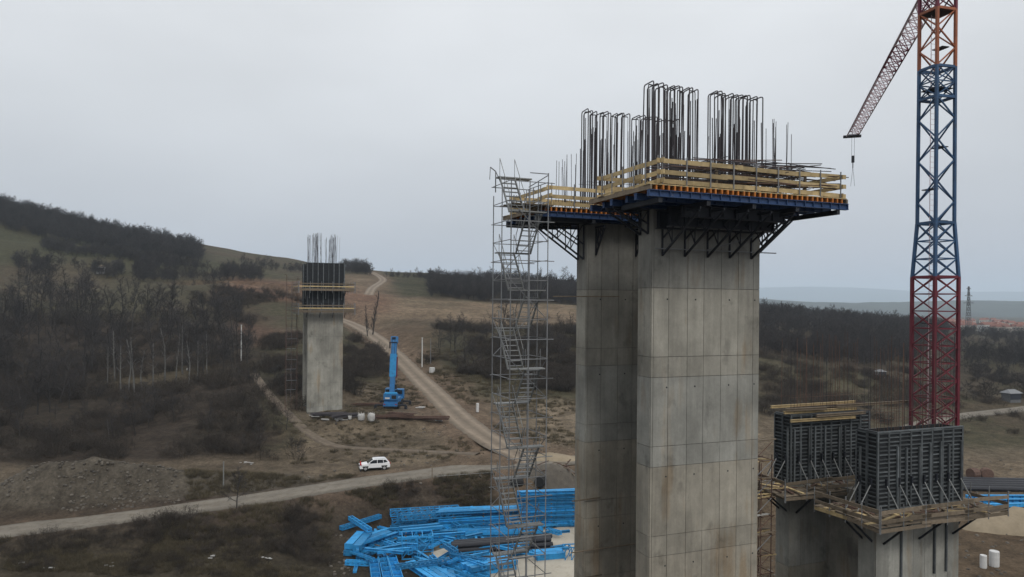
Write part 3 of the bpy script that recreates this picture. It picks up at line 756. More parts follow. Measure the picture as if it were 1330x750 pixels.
wood_add(800, 975, 1230, 330, 640, 0.55, 1.05, 0.3, 60, 19); wood_add(300, 1230, 1420, 330, 600, 0.35, 0.7, 0.35, 60, 39)
wood_add(420, 975, 1200, 228, 330, 0.4, 0.8, 0.42, 35, 20)
wood_add(260, 1215, 1420, 185, 330, 0.25, 0.7, 0.5, 30, 21)
wood_add(500, 975, 1230, 640, 1350, 0.6, 1.0, 0.4, 120, 22); wood_add(160, 1230, 1420, 700, 1350, 0.4, 0.7, 0.45, 120, 42)
scatter('valley_wood', 'bare brown woods filling the valley behind the crane', 'wood', np.concatenate(B), LB_WOOD); B = []
sc_add(500, 985, 1210, 150, 235, 0.4, 1.2, 0.5, 12, 23)
sc_add(400, 1215, 1420, 150, 240, 0.4, 1.0, 0.45, 12, 24)
scatter('valley_scrub', 'low scrub on the slope right of the near pier', 'scrub', np.concatenate(B), LB_BUSH); B = []
B.append(mk_pts(sample(RG, 900, -60, 245, 78, 88, 0.5, 6, 25) + sample(RG, 700, 245, 430, 78, 106, 0.5, 6, 45) + sample(RG, 500, 430, 640, 97, 106, 0.4, 6, 36), 0.5, 1.3)); B.append(mk_pts(sample(RG, 900, 380, 760, 112, 165, 0.5, 7, 26), 0.5, 1.2)); B.append(mk_pts(sample(RG, 900, 500, 760, 150, 210, 0.4, 9, 27), 0.8, 1.6))
scatter('dry_grass', 'tufts of dry winter grass on the banks and verges', 'grass', np.concatenate(B), LB_GRASS); B = []
def stone_mesh(seed):
    R = random.Random(seed); V = []; n = 7
    V.append((0, 0, .5)); 
    for r_, z in ((.38, .32), (.5, .05), (.4, -.25)):
        for k_ in range(n): a = 2 * math.pi * k_ / n; q = r_ * R.uniform(.75, 1.2); V.append((math.cos(a) * q * 1.2, math.sin(a) * q, z * R.uniform(.8, 1.2)))
    Fc = [(0, 1 + k_, 1 + (k_ + 1) % n) for k_ in range(n)] + [(1 + r_ * n + k_, 1 + (r_ + 1) * n + k_, 1 + (r_ + 1) * n + (k_ + 1) % n, 1 + r_ * n + (k_ + 1) % n) for r_ in range(2) for k_ in range(n)]
    return mesh('stone', V, Fc, 'stone')
LB_STONE = lib('stone_shape', [stone_mesh(s) for s in range(5)])
st = sample(RG, 900, -60, 235, 93, 104, 0.35, 4, 28) + sample(RG, 260, 380, 780, 100, 140, 0.5, 5, 29) + sample(RG, 50, 430, 560, 80, 90, 0.4, 4, 30) + sample(RG, 200, 985, 1340, 80, 128, 0.4, 5, 31)
scatter('rubble', 'loose stones and clods on the spoil heap and bare soil', 'rubble', mk_pts(st, 0.10, 0.45), LB_STONE)

# ================================================================== piers
YAW = math.atan2(0.370, 0.929)
PA = (6.77, 35.9)          # near pier: front-left corner of its front blade
PB = (21.07, 42.4)         # right pier (formwork corner)
PCc = (-38.1, 138.0)       # far pier
def L2W(o, s, t_): return (o[0] + 0.929 * s - 0.370 * t_, o[1] + 0.370 * s + 0.929 * t_)
YARD = -29.6
WB, TB, SB = 6.5, 1.21, 6.83
LIFTS = [0.77 - 4.37 * k for k in range(6)]
TINT = [(0.80, 0.81, 0.80, 1), (1.0, 0.985, 0.93, 1), (0.98, 1.0, 0.99, 1), (1.03, 0.985, 0.90, 1), (1.06, 1.0, 0.90, 1), (1.0, 0.97, 0.9, 1)]  # first entry darkens the top lift: platform shade put into the colour
near = T('bridge_pier', 'tall twin-blade concrete bridge pier under construction in the foreground', 'bridge pier', (*PA, YARD), YAW, rel=True)
def blade(pier, t0, top, bot, rows, cols, dims=(WB, TB)):
    """core block with board-marked panels standing proud of its front face and left end"""
    w, th = dims
    core = box(pier, 'blade', 'concrete', (w / 2, t0 + th / 2, (top + bot) / 2), (w - 0.03, th - 0.03, top - bot))
    core.color = (0.55, 0.54, 0.52, 1)
    Mi = core.matrix_basis.inverted()
    def panel(c, size, col):
        o = box((core, 0), 'concrete_panel', 'concrete', (0, 0, 0), (1, 1, 1))
        c = Vector((c[0], c[1], c[2] + pier.dz))
        o.matrix_basis = Mi @ Matrix.Translation(c) @ Matrix.Diagonal((*size, 1)); o.color = col
    for (z1, z0, tint) in rows:
        g = 0.026; gv_ = 0.022
        for (a, b_) in zip(cols[:-1], cols[1:]):
            j = random.uniform(0.96, 1.04); c = (tint[0] * j, tint[1] * j, tint[2] * j, 1)
            panel(((a + b_) / 2, t0 + 0.02 - random.uniform(0, .005), (z1 + z0) / 2), (b_ - a - gv_, 0.07, z1 - z0 - g), c)
        panel((0.02, t0 + th / 2 + 0.03, (z1 + z0) / 2), (0.07, th - 0.075, z1 - z0 - g), tint)
        panel((w - 0.02, t0 + th / 2 + 0.03, (z1 + z0) / 2), (0.07, th - 0.075, z1 - z0 - g), tint)
    return core
rows = [(4.6, LIFTS[0], TINT[0])]
for k in range(5):
    z1, z0 = LIFTS[k], LIFTS[k + 1]; tt_ = TINT[k + 1]
    rows.append((z1, z0 + 1.0, tt_)); rows.append((z0 + 1.0, z0, tuple(c * 0.97 for c in tt_[:3]) + (1,)))
cols = [0, 0.12, 0.98, 2.08, 3.05, 4.1, 5.15, 6.1, 6.5]
blade(near, 0, 4.6, YARD - 0.3, rows, cols)
blade(near, SB, 4.6, YARD - 0.3, rows, cols)
wb_ = box(near, 'added_web_wall', 'concrete', (4.3, TB + (SB - TB) / 2, (4.55 + YARD) / 2), (0.9, SB - TB + .02, 4.55 - YARD)); wb_.color = (.95, .93, .9, 1)  # unseen wall added between the blades to block light and darken the recess
tie_me = mesh('tie_hole', [(math.cos(a) * .045, -0.004 * k, math.sin(a) * .045) for k in (0, 1) for a in [i * math.pi / 4 for i in range(8)]], [tuple(range(8, 16))] + [(i, (i + 1) % 8, 8 + (i + 1) % 8, 8 + i) for i in range(8)], 'formwork_dark')
for z in (LIFTS[0] - 0.55, LIFTS[1] - 0.5, LIFTS[2] - 0.5, LIFTS[3] - 0.5):
    for s in (0.9, 2.55, 4.6, 6.2):
        for t0 in (0, SB): obj('tie_hole', tie_me, near.o, Matrix.Translation((s, t0 - 0.018, z + near.dz)))
for z, s0, s1, t0 in ((0.35, -2.2, 2.0, SB - 0.25), (-11.2, -0.9, 0.9, SB - 0.2), (-14.1, -0.9, 4.5, SB - 0.2), (-15.6, -1.0, 1.0, SB - .3)):
    rod(near, 'tie_bar', 'old_timber', (s0, t0, z), (s1, t0, z + 0.05), 0.035)

# ---- working platforms on the near pier
def platform(name, label, s0, s1, t0, t1, blade_t, z=4.62):
    p = T(name, label, 'work platform', (*L2W(PA, s0, t0), z), YAW)
    A_, B_ = s1 - s0, t1 - t0
    # main blue beams run along the blade, stiffened
    nb = 6
    for i in range(nb):
        t_ = 0.1 + (B_ - 0.2) * i / (nb - 1); front = i == 0; z0_ = 0.20 if i % 2 == 0 else 0.17
        off = 0 if front else random.uniform(0, .25)
        m = MB(); ln = A_ - off
        m.box((0, 0, .135), (ln, .22, .03)); m.box((0, 0, -.135), (ln, .22, .03)); m.box((0, 0, 0), (ln, .02, .24))
        kk = int(ln / .52)
        for q in range(kk + 1): m.box((-ln / 2 + .02 + (ln - .04) * q / kk, -.055, 0), (.025, .09, .24)); m.box((-ln / 2 + .02 + (ln - .04) * q / kk, .055, 0), (.025, .09, .24))
        obj('deck_beam', m.mesh('deck_beam', 'blue_beam'), p.o, Matrix.Translation((off + ln / 2, t_, z0_)))
    # secondary dark beams under, across
    for i in range(5):
        s = 0.6 + (A_ - 1.2) * i / 4
        if blade_t - t0 < .3: continue
        box(p, 'cross_beam', 'dark_steel', (s, (blade_t - t0) / 2, -0.08), (.2, blade_t - t0 - 0.1, .22))
    # timber joists with orange ends
    nj = int(A_ / .31)
    for i in range(nj + 1):
        s = 0.08 + (A_ - .16) * i / nj
        box(p, 'joist', 'joist_orange' if 0 < i < nj else 'old_timber', (s, B_ / 2 + random.uniform(-.03, .03), 0.46), (.085, B_ + random.uniform(-.05, .08), .2))
    # deck boards
    n = int(B_ / .5)
    for i in range(n):
        box(p, 'deck_board', 'timber' if random.random() < .6 else 'old_timber', (A_ / 2 + random.uniform(-.06, .06), (i + .5) * B_ / n, .585), (A_ - .1, B_ / n - .015, .04))
    # guard rail posts and planks on four sides
    zr = (0.78, 1.20, 1.68)
    def side(a, b_, n, skip=()):
        a = Vector(a); b_ = Vector(b_); d = (b_ - a).normalized(); inw = Vector((-d.y, d.x, 0))
        for i in range(n + 1):
            q = a.lerp(b_, (i + .12) / (n + .24)); rod(p, 'rail_post', 'galvanised_dull', (q.x, q.y, .5), (q.x, q.y, 1.92), .03)
        for j, z_ in enumerate(zr):
            if j in skip: continue
            k0 = 0.0; ln = (b_ - a).length
            while k0 < ln - .3:
                l_ = min(random.uniform(3.4, 4.6), ln - k0); e = min(ln + .25, k0 + l_ + .25)
                q0 = a + d * (k0 - .1); q1 = a + d * e; off = inw * random.uniform(.05, .10)
                bar(p, 'guard_plank', 'timber', (q0 + off + Vector((0, 0, z_ + random.uniform(-.03, .03)))), (q1 + off + Vector((0, 0, z_ + random.uniform(-.05, .05)))), .045, .20)
                k0 += l_
    ins = .18; il = .62
    side((il, ins, 0), (A_ - ins, ins, 0), 8)
    side((il, B_ - ins, 0), (il, ins, 0), 5)
    side((A_ - ins, ins, 0), (A_ - ins, B_ - ins, 0), 4)
    side((A_ - ins, B_ - ins, 0), (il, B_ - ins, 0), 6)
    return p
def bracket(p, o, d, out, drop, z1):
    """triangular truss bracket from point o on the blade, reaching out along d; local to thing p"""
    o = Vector(o); d = Vector(d); zt = z1; zb = z1 - drop
    P = lambda a, z_: (o.x + d.x * a, o.y + d.y * a, z_)
    bar(p, 'bracket', 'dark_steel', P(0.02, zt), P(out, zt), .08, .11)
    bar(p, 'bracket', 'dark_steel', P(0.06, zb), P(0.06, zt - .08), .07, .07)
    bar(p, 'bracket', 'dark_steel', P(0.06, zb + .02), P(out * .97, zt - .1), .08, .09)
    bar(p, 'bracket', 'dark_steel', P(0.06, zb + drop * .42), P(out * .62, zt - .1), .06, .07)
    for f in (.28, .55, .78):
        a = out * f; z_ = zb + (zt - zb) * f * .97
        bar(p, 'bracket', 'dark_steel', P(a, z_ + .06), P(a + .02, zt - .1), .045, .045)
        bar(p, 'bracket', 'dark_steel', P(a, z_ + .06), P(max(a - out * .24, .1), zt - .1), .04, .04)
pf = platform('work_platform', 'wide timber and blue steel work platform around the top of the front pier blade', -2.25, 9.1, -3.3, 2.4, 0)
pb = platform('work_platform', 'timber work platform around the rear pier blade beside the stair tower', -3.5, 8.6, 5.6, 11.2, 6.83)
for s in (0.55, 1.85, 3.2, 4.55, 5.9): bracket(pf, (s + 2.25, 3.3 - .02, 0), (0, -1, 0), 3.1, 2.0, -.28)
for t_ in (.25, .95): bracket(pf, (WB + 2.25 + .02, t_ + 3.3, 0), (1, 0, 0), 2.4, 2.0, -.02)
for t_ in (.25, .95): bracket(pf, (2.25 - .02, t_ + 3.3, 0), (-1, 0, 0), 2.0, 1.2, -.02)
for t_, l_, z_ in ((-.35, 6.3, -.55), (-1.25, 6.2, -.50), (-2.15, 6.0, -.34)):      # deep carrier beams between the brackets
    m_ = MB(); h_ = .86 if t_ > -2 else .5
    m_.box((0, 0, h_ / 2), (l_, .26, .04)); m_.box((0, 0, -h_ / 2), (l_, .26, .04)); m_.box((0, 0, 0), (l_, .03, h_ - .04))
    for q in range(9): m_.box((-l_ / 2 + .1 + (l_ - .2) * q / 8, -.07, 0), (.03, .11, h_ - .04))
    obj('carrier_beam', m_.mesh('carrier_beam', 'dark_steel'), pf.o, Matrix.Translation((2.25 + 3.2, 3.3 + t_, z_)))
rod(pf, 'bracket_tie', 'galvanised_dull', (2.5, 3.3 - .9, -.95), (9.0, 3.3 - .9, -.95), .03)
rod(pf, 'bracket_tie', 'galvanised_dull', (2.3, 3.3 - .25, -1.95), (9.6, 3.3 - .25, -1.95), .03)
rod(pf, 'bracket_tie', 'galvanised_dull', (5.2, 3.3 - .3, -1.95), (7.6, 3.3 - 1.1, -1.2), .03)
for t_ in (.25, .95): bracket(pb, (3.5 - .02, t_ + 6.83 - 5.6, 0), (-1, 0, 0), 3.1, 2.1, -.02)
for s in (0.55, 3.2, 5.9): bracket(pb, (s + 3.5, 6.83 - 5.6 - .02, 0), (0, -1, 0), 1.1, 1.6, -.28)
# dark soffit beams that carry the rear deck out to the stair tower
for t_, off in ((0.5, 0), (2.6, .3), (4.6, .1)): box(pb, 'cross_beam', 'dark_steel', (1.55 - off / 2, t_, -.02), (3.1 + off, .22, .26))
for i in range(8): box(pb, 'gangway_board', 'old_timber', (-.55 + random.uniform(-.05, .05), -.35 + i * .25, .60 + (i % 2) * .045), (2.3, .22, .045))

# ---- reinforcement cages
def hairpin_mesh(w, h, r=.021):
    cr_ = .12; path = [(0, -w / 2, 0), (0, -w / 2 + random.uniform(-.02, .02), h * .5), (0, -w / 2, h - cr_)]
    path += [(0, -w / 2 + cr_ * (1 - math.cos(a)), h - cr_ + cr_ * math.sin(a)) for a in (.5, 1.05, 1.57)]
    path += [(0, w / 2 - cr_ * (1 - math.cos(a)), h - cr_ + cr_ * math.sin(a)) for a in (1.57, 1.05, .5)]
    path += [(0, w / 2, h - cr_), (0, w / 2 + random.uniform(-.02, .02), h * .5), (0, w / 2, 0)]
    V, Fc = tube(path, r, 5); return mesh('rebar_hairpin', V, Fc, 'rebar')
def cage(o, label, s0, s1, t0, t1, zb, zt, n=10, hm=None):
    c = T('rebar_cage', label, 'rebar cage', (*L2W(o, (s0 + s1) / 2, (t0 + t1) / 2), zb), YAW, 'rebar cages on the near pier')
    w = t1 - t0; hs = [hairpin_mesh(w - .02 * k_, zt - zb, .032) for k_ in range(3)]
    for i in range(n):
        s = -(s1 - s0) / 2 + (s1 - s0) * (i + random.uniform(-.22, .22)) / (n - 1)
        M = Matrix.Translation((s, 0, random.uniform(-.08, .03))) @ Euler((random.uniform(-.008, .008), random.uniform(-.012, .012), random.uniform(-.12, .12))).to_matrix().to_4x4()
        obj('rebar_hairpin', hs[i % 3], c.o, M)
        # second hairpin turned along the cage, tied to the first
        if i % 2 == 0:
            M = Matrix.Translation((s + .12, random.uniform(-.3, .3), -.06)) @ Euler((random.uniform(-.01, .01), random.uniform(-.01, .01), 1.5708 + random.uniform(-.5, .5))).to_matrix().to_4x4() @ Matrix.Diagonal((1, .42, .99, 1))
            obj('rebar_hairpin', hs[(i + 1) % 3], c.o, M)
    for i in range(int(n * 3)):
        s = random.uniform(-(s1 - s0) / 2, (s1 - s0) / 2); t_ = random.choice((-w / 2 + .06, w / 2 - .06, 0)) + random.uniform(-.05, .05)
        rod(c, 'rebar', 'rebar', (s, t_, 0), (s + random.uniform(-.09, .09), t_ + random.uniform(-.05, .05), (zt - zb) * random.uniform(.6, .97)), .026)
    for z_ in (1.2, 2.4):
        for t_ in (-w / 2, w / 2): rod(c, 'tie_rebar', 'rebar', (-(s1 - s0) / 2 - .05, t_, z_), ((s1 - s0) / 2 + .05, t_, z_ + .03), .012)
    return c
CZ = 4.55
cage(PA, 'tallest rebar cage, standing over the left end of the front blade', 0.05, 2.75, .12, 1.08, CZ, 10.85)
cage(PA, 'tall rebar cage over the right end of the front blade', 3.9, 6.65, .12, 1.08, CZ, 10.85)
cage(PA, 'leftmost tall rebar cage, over the left end of the rear blade', 0.05, 2.9, SB + .12, SB + 1.08, CZ, 11.15)
cage(PA, 'shorter-looking rebar cage behind the tallest one', 3.5, 6.4, SB + .12, SB + 1.08, CZ, 11.15)
def starters(o, label, s0, s1, t0, t1, zb, zt, n, m='rebar', r=.012, group='starter bar clusters', var=.8, lean=.05):
    c = T('starter_bars', label, 'rebar', (*L2W(o, (s0 + s1) / 2, (t0 + t1) / 2), zb), YAW, group)
    for i in range(n):
        s = random.uniform(-.5, .5) * (s1 - s0); t_ = random.uniform(-.5, .5) * (t1 - t0)
        rod(c, 'rebar', m, (s, t_, 0), (s + random.gauss(0, lean), t_ + random.gauss(0, lean), zt - zb - random.random() * var), r)
    return c
starters(PA, 'thin upright bars right of the right-hand rebar cage', 7.2, 8.9, .0, 1.3, 5.25, 10.0, 17, r=.016, var=1.3)
starters(PA, 'thin upright bars between the leftmost and the tallest cage', 2.9, 3.6, 6.9, 8.2, 5.25, 10.2, 10, r=.016)
starters(PA, 'thin upright bars at the left end of the rear platform', -1.4, -.1, 6.9, 8.2, 5.25, 8.6, 12, r=.016)
starters(PA, 'scattered short upright bars along the right half of the front platform', 4.0, 8.6, -2.0, -.2, 5.25, 7.2, 14, r=.016, var=.9)
starters(PA, 'few short upright bars in the gap between the two front cages', 2.75, 3.45, .3, 1.0, 4.6, 7.4, 4)
# loose bars lying on the deck, poking out to the right
lb = T('loose_rebar', 'dark rebar mats lying across the front platform and poking out to the right', 'rebar', (*L2W(PA, 5.5, -.9), 5.24), YAW)
for i in range(110):
    a = random.uniform(-.16, .16); ln = random.uniform(3.0, 6.5); c = (random.uniform(-3.6, 2.2), random.uniform(-2.2, 1.3)); z_ = .35 + .0115 * i
    rod(lb, 'rebar', 'rebar' if i % 3 else 'rebar_rust', (c[0] - ln / 2 * math.cos(a), c[1] - ln / 2 * math.sin(a), z_), (c[0] + ln / 2 * math.cos(a), c[1] + ln / 2 * math.sin(a), z_ + random.uniform(-.1, .3)), .022)
for i in range(40):
    a = 1.45 + random.uniform(-.35, .35); ln = random.uniform(1.8, 3.4); c = (random.uniform(-5.0, 3.2), random.uniform(-.9, .5)); z_ = .4 + .03 * i
    rod(lb, 'rebar', 'rebar', (c[0] - ln / 2 * math.cos(a), c[1] - ln / 2 * math.sin(a), z_), (c[0] + ln / 2 * math.cos(a), c[1] + ln / 2 * math.sin(a), z_ + random.uniform(0, .25)), .02)
for k_ in range(16): rod(lb, 'rebar', 'rebar', (random.uniform(-1.5, .8), random.uniform(-1.8, .8), 1.25 + .03 * k_), (random.uniform(2.6, 4.4), random.uniform(-1.6, 1.2), 1.35 + .05 * k_), .021)
rod(lb, 'rebar', 'rebar', (-.5, .3, 1.2), (3.6, .9, 2.2), .017)
for s in (-3.4, -1, 1.9):
    for t_ in (-1.3, .8): box(lb, 'trestle_leg', 'old_timber', (s, t_, .55), (.1, .1, 1.15))
    box(lb, 'trestle_beam', 'old_timber', (s, -.25, 1.17), (.12, 2.4, .1))

# ---- stair tower
def stair_tower(label, loc, yaw, top, bot, rise=1.96, S=2.0, D=2.5, m='galvanised_dull', fine=True, ph=-1.35, g='galvanised', k=1.0):
    """two lanes of flights running front to back; posts, ledgers, braces"""
    q = T('stair_tower', label, 'stair tower', (*loc, bot), yaw, 'scaffold stair towers', rel=True)
    for i, x in enumerate((0, S / 2, S)):
        for j, y in enumerate((0, D / 2, D)):
            if i == 1 and j == 1: continue
            rod(q, 'standard', m, (x, y, bot), (x, y, top + (.45 if i == 2 else 0) - .25 * j), .028 * k)
    rod(q, 'ledger', m, (S / 2, 0, top + .4), (S, 0, top + .4), .024 * k); rod(q, 'ledger', m, (S, 0, top + .35), (S, D, top + .1), .024 * k)
    dx = .1
    rod(q, 'davit_arm', m, (dx, D, top - .3), (dx, D, top + .8), .03); rod(q, 'davit_arm', m, (dx, D, top + .8), (dx - .3, D, top + 1.0), .03); rod(q, 'davit_arm', m, (dx - .3, D, top + 1.0), (dx - .33, D, top + .35), .02 * k); rod(q, 'davit_arm', m, (dx, D, top + .8), (dx + .5, D, top - .2), .02 * k)
    z = top - .05; i = 0
    while z > bot + .2:
        full = i % 2 == 0
        for y in (0, D): rod(q, 'ledger', m, (-.12 if full else 0, y, z), (S + (.35 if full else 0), y, z), .023 * k)
        for x in (0, S): rod(q, 'transom', m, (x, -.05, z + .04), (x, D + .05, z + .04), .02 * k)
        if i % 4 == 1: rod(q, 'brace', m, (0, 0, z), (S, 0, z - rise), .02 * k); rod(q, 'brace', m, (S, 0, z), (S, D, z - rise), .02 * k)
        if i % 4 == 3: rod(q, 'brace', m, (S, D, z), (0, D, z - rise), .02 * k); rod(q, 'brace', m, (0, D, z), (0, 0, z - rise), .02 * k)
        z -= rise / 2; i += 1
    z = ph
    while z + rise < top - .6: z += rise * 2
    back = True                     # landing at height z lies at the back, the next one down at the front
    while z > bot + rise:
        yl = D - .3 if back else .3
        box(q, 'landing', g, (S / 2, yl, z), (S - .12, .5, .06))
        x0 = .12 if back else S / 2 + .06; x1 = x0 + S / 2 - .18
        a, b_ = ((D - .55, z), (.55, z - rise)) if back else ((.55, z), (D - .55, z - rise))
        for x in (x0, x1):
            bar(q, 'stair_stringer', g, (x, a[0], a[1]), (x, b_[0], b_[1]), .04, .13)
            rod(q, 'hand_rail', g, (x, a[0], a[1] + .95), (x, b_[0], b_[1] + .95), .02 * k)
            for f in (.0, .5, 1.0): rod(q, 'rail_post', m, (x, a[0] + (b_[0] - a[0]) * f, a[1] + (b_[1] - a[1]) * f), (x, a[0] + (b_[0] - a[0]) * f, a[1] + (b_[1] - a[1]) * f + .95), .014 * k)
        if fine:
            for j in range(8):
                f = (j + .5) / 8; box(q, 'stair_tread', g, ((x0 + x1) / 2, a[0] + (b_[0] - a[0]) * f, a[1] + (b_[1] - a[1]) * f), (x1 - x0 - .05, .2, .035))
        z -= rise; back = not back
    for x in (0, S / 2, S):
        for y in (0, D): box(q, 'base_plate', m, (x, y, bot + .02), (.2, .2, .04))
    return q
stair_tower('tall galvanised scaffold stair tower beside the near pier', L2W(PA, -6.2, 2.95), YAW, 6.05, YARD)
far_base = H(*L2W(PCc, -3.6, 2.0))
stair_tower('slim distant scaffold stair tower left of the far pier', L2W(PCc, -3.6, 2.0), YAW, 4.0, far_base, m='rebar_rust', fine=False, g='formwork_grey', k=.62)

# ---- far pier
far = T('bridge_pier', 'distant concrete bridge pier on the hillside beside the blue crane', 'bridge pier', (*PCc, -20.8), YAW, rel=True)
ftop = -1.0
frow = [(ftop, -2.4, TINT[0])] + [(-2.4 - 4.37 * k, -2.4 - 4.37 * (k + 1), (1.04 - .02 * k, 1.04 - .02 * k, 1.0 - .02 * k, 1)) for k in range(4)] + [(-2.4 - 4.37 * 4, -20.9, TINT[2])]
blade(far, 0, ftop, -21.2, frow, [0, 2.1, 4.3, 6.5]); blade(far, SB, ftop, -21.2, frow, [0, 2.1, 4.3, 6.5])
for t0, lb_ in ((-.25, 'front'), (SB - .25, 'rear')):
    fw = T('formwork', 'dark panel formwork on the %s blade of the far pier' % lb_, 'formwork', (*L2W(PCc, -.3, t0), -1.6), YAW)
    box(fw, 'form_liner', 'formwork_dark', (3.55, .85, 4.4), (6.9, 1.5, 8.6))
    for i in range(8): box(fw, 'soldier', 'formwork_grey', (.15 + i * .97, .02, 4.4), (.14, .16, 8.7)) ; 
    for j in range(12): box(fw, 'waler', 'dark_steel', (3.55, .055, .5 + j * .7 + random.uniform(-.05, .05)), (7.1, .08, .12)); box(fw, 'waler', 'dark_steel', (.04, .85, .5 + j * .7), (.1, 1.7, .12))
    for i in range(5): box(fw, 'push_pull_prop', 'galvanised', (.5 + i * 1.5, -.12, 2.9 + random.uniform(-.3, .3)), (.09, .07, random.uniform(1.6, 2.6)), (random.uniform(-.04, .04), random.uniform(-.05, .05), 0))
    c = starters(PCc, 'splayed thin rebar sticking up from the %s blade of the far pier, left bunch' % lb_, .6, 2.6, t0 + .4, t0 + 1.3, 6.5, 13.0, 26, r=.016, lean=.14, group='rebar on the far pier')
    c = starters(PCc, 'splayed thin rebar sticking up from the %s blade of the far pier, right bunch' % lb_, 4.1, 5.9, t0 + .4, t0 + 1.3, 6.5, 12.7, 22, r=.016, lean=.16, group='rebar on the far pier')
for z, lb_ in ((2.1, 'upper'), (-1.95, 'lower')):
    pl = T('work_platform', '%s walkway ring of planks and railings round the far pier' % lb_, 'work platform', (*L2W(PCc, -1.9, -1.9), z), YAW)
    for s_ in range(14): bar(pl, 'joist', 'old_timber', (.2 + s_ * .77, .1, -.08), (.2 + s_ * .77, 1.8, -.08), .1, .16)
    for (a, b_) in (((0, .7), (10.4, .7)), ((.7, 0), (.7, 11.6)), ((9.6, 0), (9.6, 11.6)), ((0, 10.9), (10.4, 10.9))):
        hz_ = abs(a[1] - b_[1]) < .1; ln = (10.4 if hz_ else 11.6)
        for j in range(3):
            o_ = -.4 + j * .4
            box(pl, 'plank', 'old_timber', ((a[0] + b_[0]) / 2 + (0 if hz_ else o_), (a[1] + b_[1]) / 2 + (o_ if hz_ else 0), (.03 if hz_ else .09)), ((ln, .36, .08) if hz_ else (.36, ln, .08)))
    for (a, b_) in (((.1, .05), (10.2, .05)), ((.02, .1), (.02, 11.4)), ((10.35, .1), (10.35, 11.4))):
        for z_, w_, m_ in ((-.05, .42, 'old_timber'), (.55, .18, 'timber'), (1.05, .18, 'old_timber')): bar(pl, 'guard_plank', m_, (*a, z_), (*b_, z_), .06, w_)
        for f in (0, .2, .4, .6, .8, 1.0): x, y = a[0] + (b_[0] - a[0]) * f, a[1] + (b_[1] - a[1]) * f; rod(pl, 'rail_post', 'galvanised_dull', (x, y, -.7), (x, y, 1.5), .045)
    for s in (1.6, 4.0, 6.4, 8.6): bar(pl, 'bracket', 'dark_steel', (s, 1.8, -1.2), (s, .2, -.04), .1, .1)

# ---- right pier with formwork
rp = T('bridge_pier', 'low twin-blade concrete pier with formwork in the right foreground', 'bridge pier', (*L2W(PB, .12, .2), YARD), YAW, rel=True)
rrows = [(-11.9, -13.0, TINT[0]), (-13.0, -17.4, TINT[2]), (-17.4, -21.8, TINT[3])]
rcols = [0, .95, 1.95, 2.95, 3.9, 4.85, 5.8, 6.76]
blade(rp, 0, -11.9, YARD - .3, rrows, rcols, (6.76, 1.25)); blade(rp, 6.95, -11.9, YARD - .3, rrows, rcols, (6.76, 1.25))
wb_ = box(rp, 'added_web_wall', 'concrete', (3.6, 1.25 + 2.85, (-12.0 + YARD) / 2), (0.9, 5.72, -12.0 - YARD)); wb_.color = (.95, .93, .9, 1)  # same wall added between the blades of the right pier
for s in (1.9, 4.6, 5.6): box(rp, 'climbing_rail', 'formwork_grey', (s, -.09, -14.2), (.09, .13, 3.6))
def formwork(label, t0, zb=-11.85, zt=-7.35):
    fw = T('formwork', label, 'formwork', (*L2W(PB, 0, t0), zb), YAW, 'formwork boxes on the right pier'); h = zt - zb
    WW, DD = 7.0, 1.62
    def face(o, d, inw, width, npan):
        o = Vector(o); d = Vector(d); inw = Vector(inw); pw = width / npan; nr = 19
        rz = math.atan2(d.y, d.x)
        for i in range(npan):
            c = o + d * (i + .5) * pw + inw * .12
            pan = box(fw, 'formwork_panel', 'formwork_dark', (c.x, c.y, h / 2), (pw - .02, .03, h - .02), (0, 0, rz))
            Mi = pan.matrix_basis.inverted(); R_ = Matrix.Rotation(rz, 4, 'Z')
            def sub(name, m, along_, outw, z_, size):
                q = o + d * along_ - inw * outw
                so = obj(name, unit('cube', m), pan); so.matrix_basis = Mi @ Matrix.Translation((q.x, q.y, z_)) @ R_ @ Matrix.Diagonal((*size, 1))
            for e in (.035, pw - .035): sub('panel_stile', 'formwork_grey', i * pw + e, -.055, h / 2, (.055, .10, h))
            for j in range(nr):
                zz = .06 + (h - .12) * j / (nr - 1); sub('panel_rib', 'formwork_grey', (i + .5) * pw, -.06, zz + random.uniform(-.018, .018), (pw - .13 + random.uniform(-.02, .05), .085, .066))
            if random.random() < .8:
                sub('strong_back', 'formwork_grey', (i + random.choice((.3, .5, .7))) * pw, .05, h * .42, (.11, .10, h * random.uniform(.74, .84)))
        n = max(2, npan - 1)
        for i in range(n):
            a = width * (i + .55) / n; q = o + d * a - inw * .12; e = q - inw * 1.05 + d * random.uniform(-.1, .1)
            rod(fw, 'push_pull_prop', 'galvanised', (q.x, q.y, h * .34), (e.x, e.y, .05), .032)
            bar(fw, 'prop_shoe', 'dark_steel', (q.x, q.y, h * .30), (q.x, q.y, h * .42), .1, .12)
    face((0, 0, 0), (1, 0, 0), (0, 1, 0), WW, 8)
    face((0, DD, 0), (0, -1, 0), (1, 0, 0), DD, 2)
    face((WW, 0, 0), (0, 1, 0), (-1, 0, 0), DD, 2)
    face((WW, DD, 0), (-1, 0, 0), (0, -1, 0), WW, 8)
    box(fw, 'top_waler', 'formwork_grey', (WW / 2, .06, h + .05), (WW, .1, .08)); box(fw, 'top_waler', 'formwork_grey', (.06, DD / 2, h + .055), (.1, DD - .24, .08))
    return fw
formwork('front formwork box of dark ribbed panels on the right pier', 0)
formwork('rear formwork box of dark ribbed panels with planks on top', 6.93)
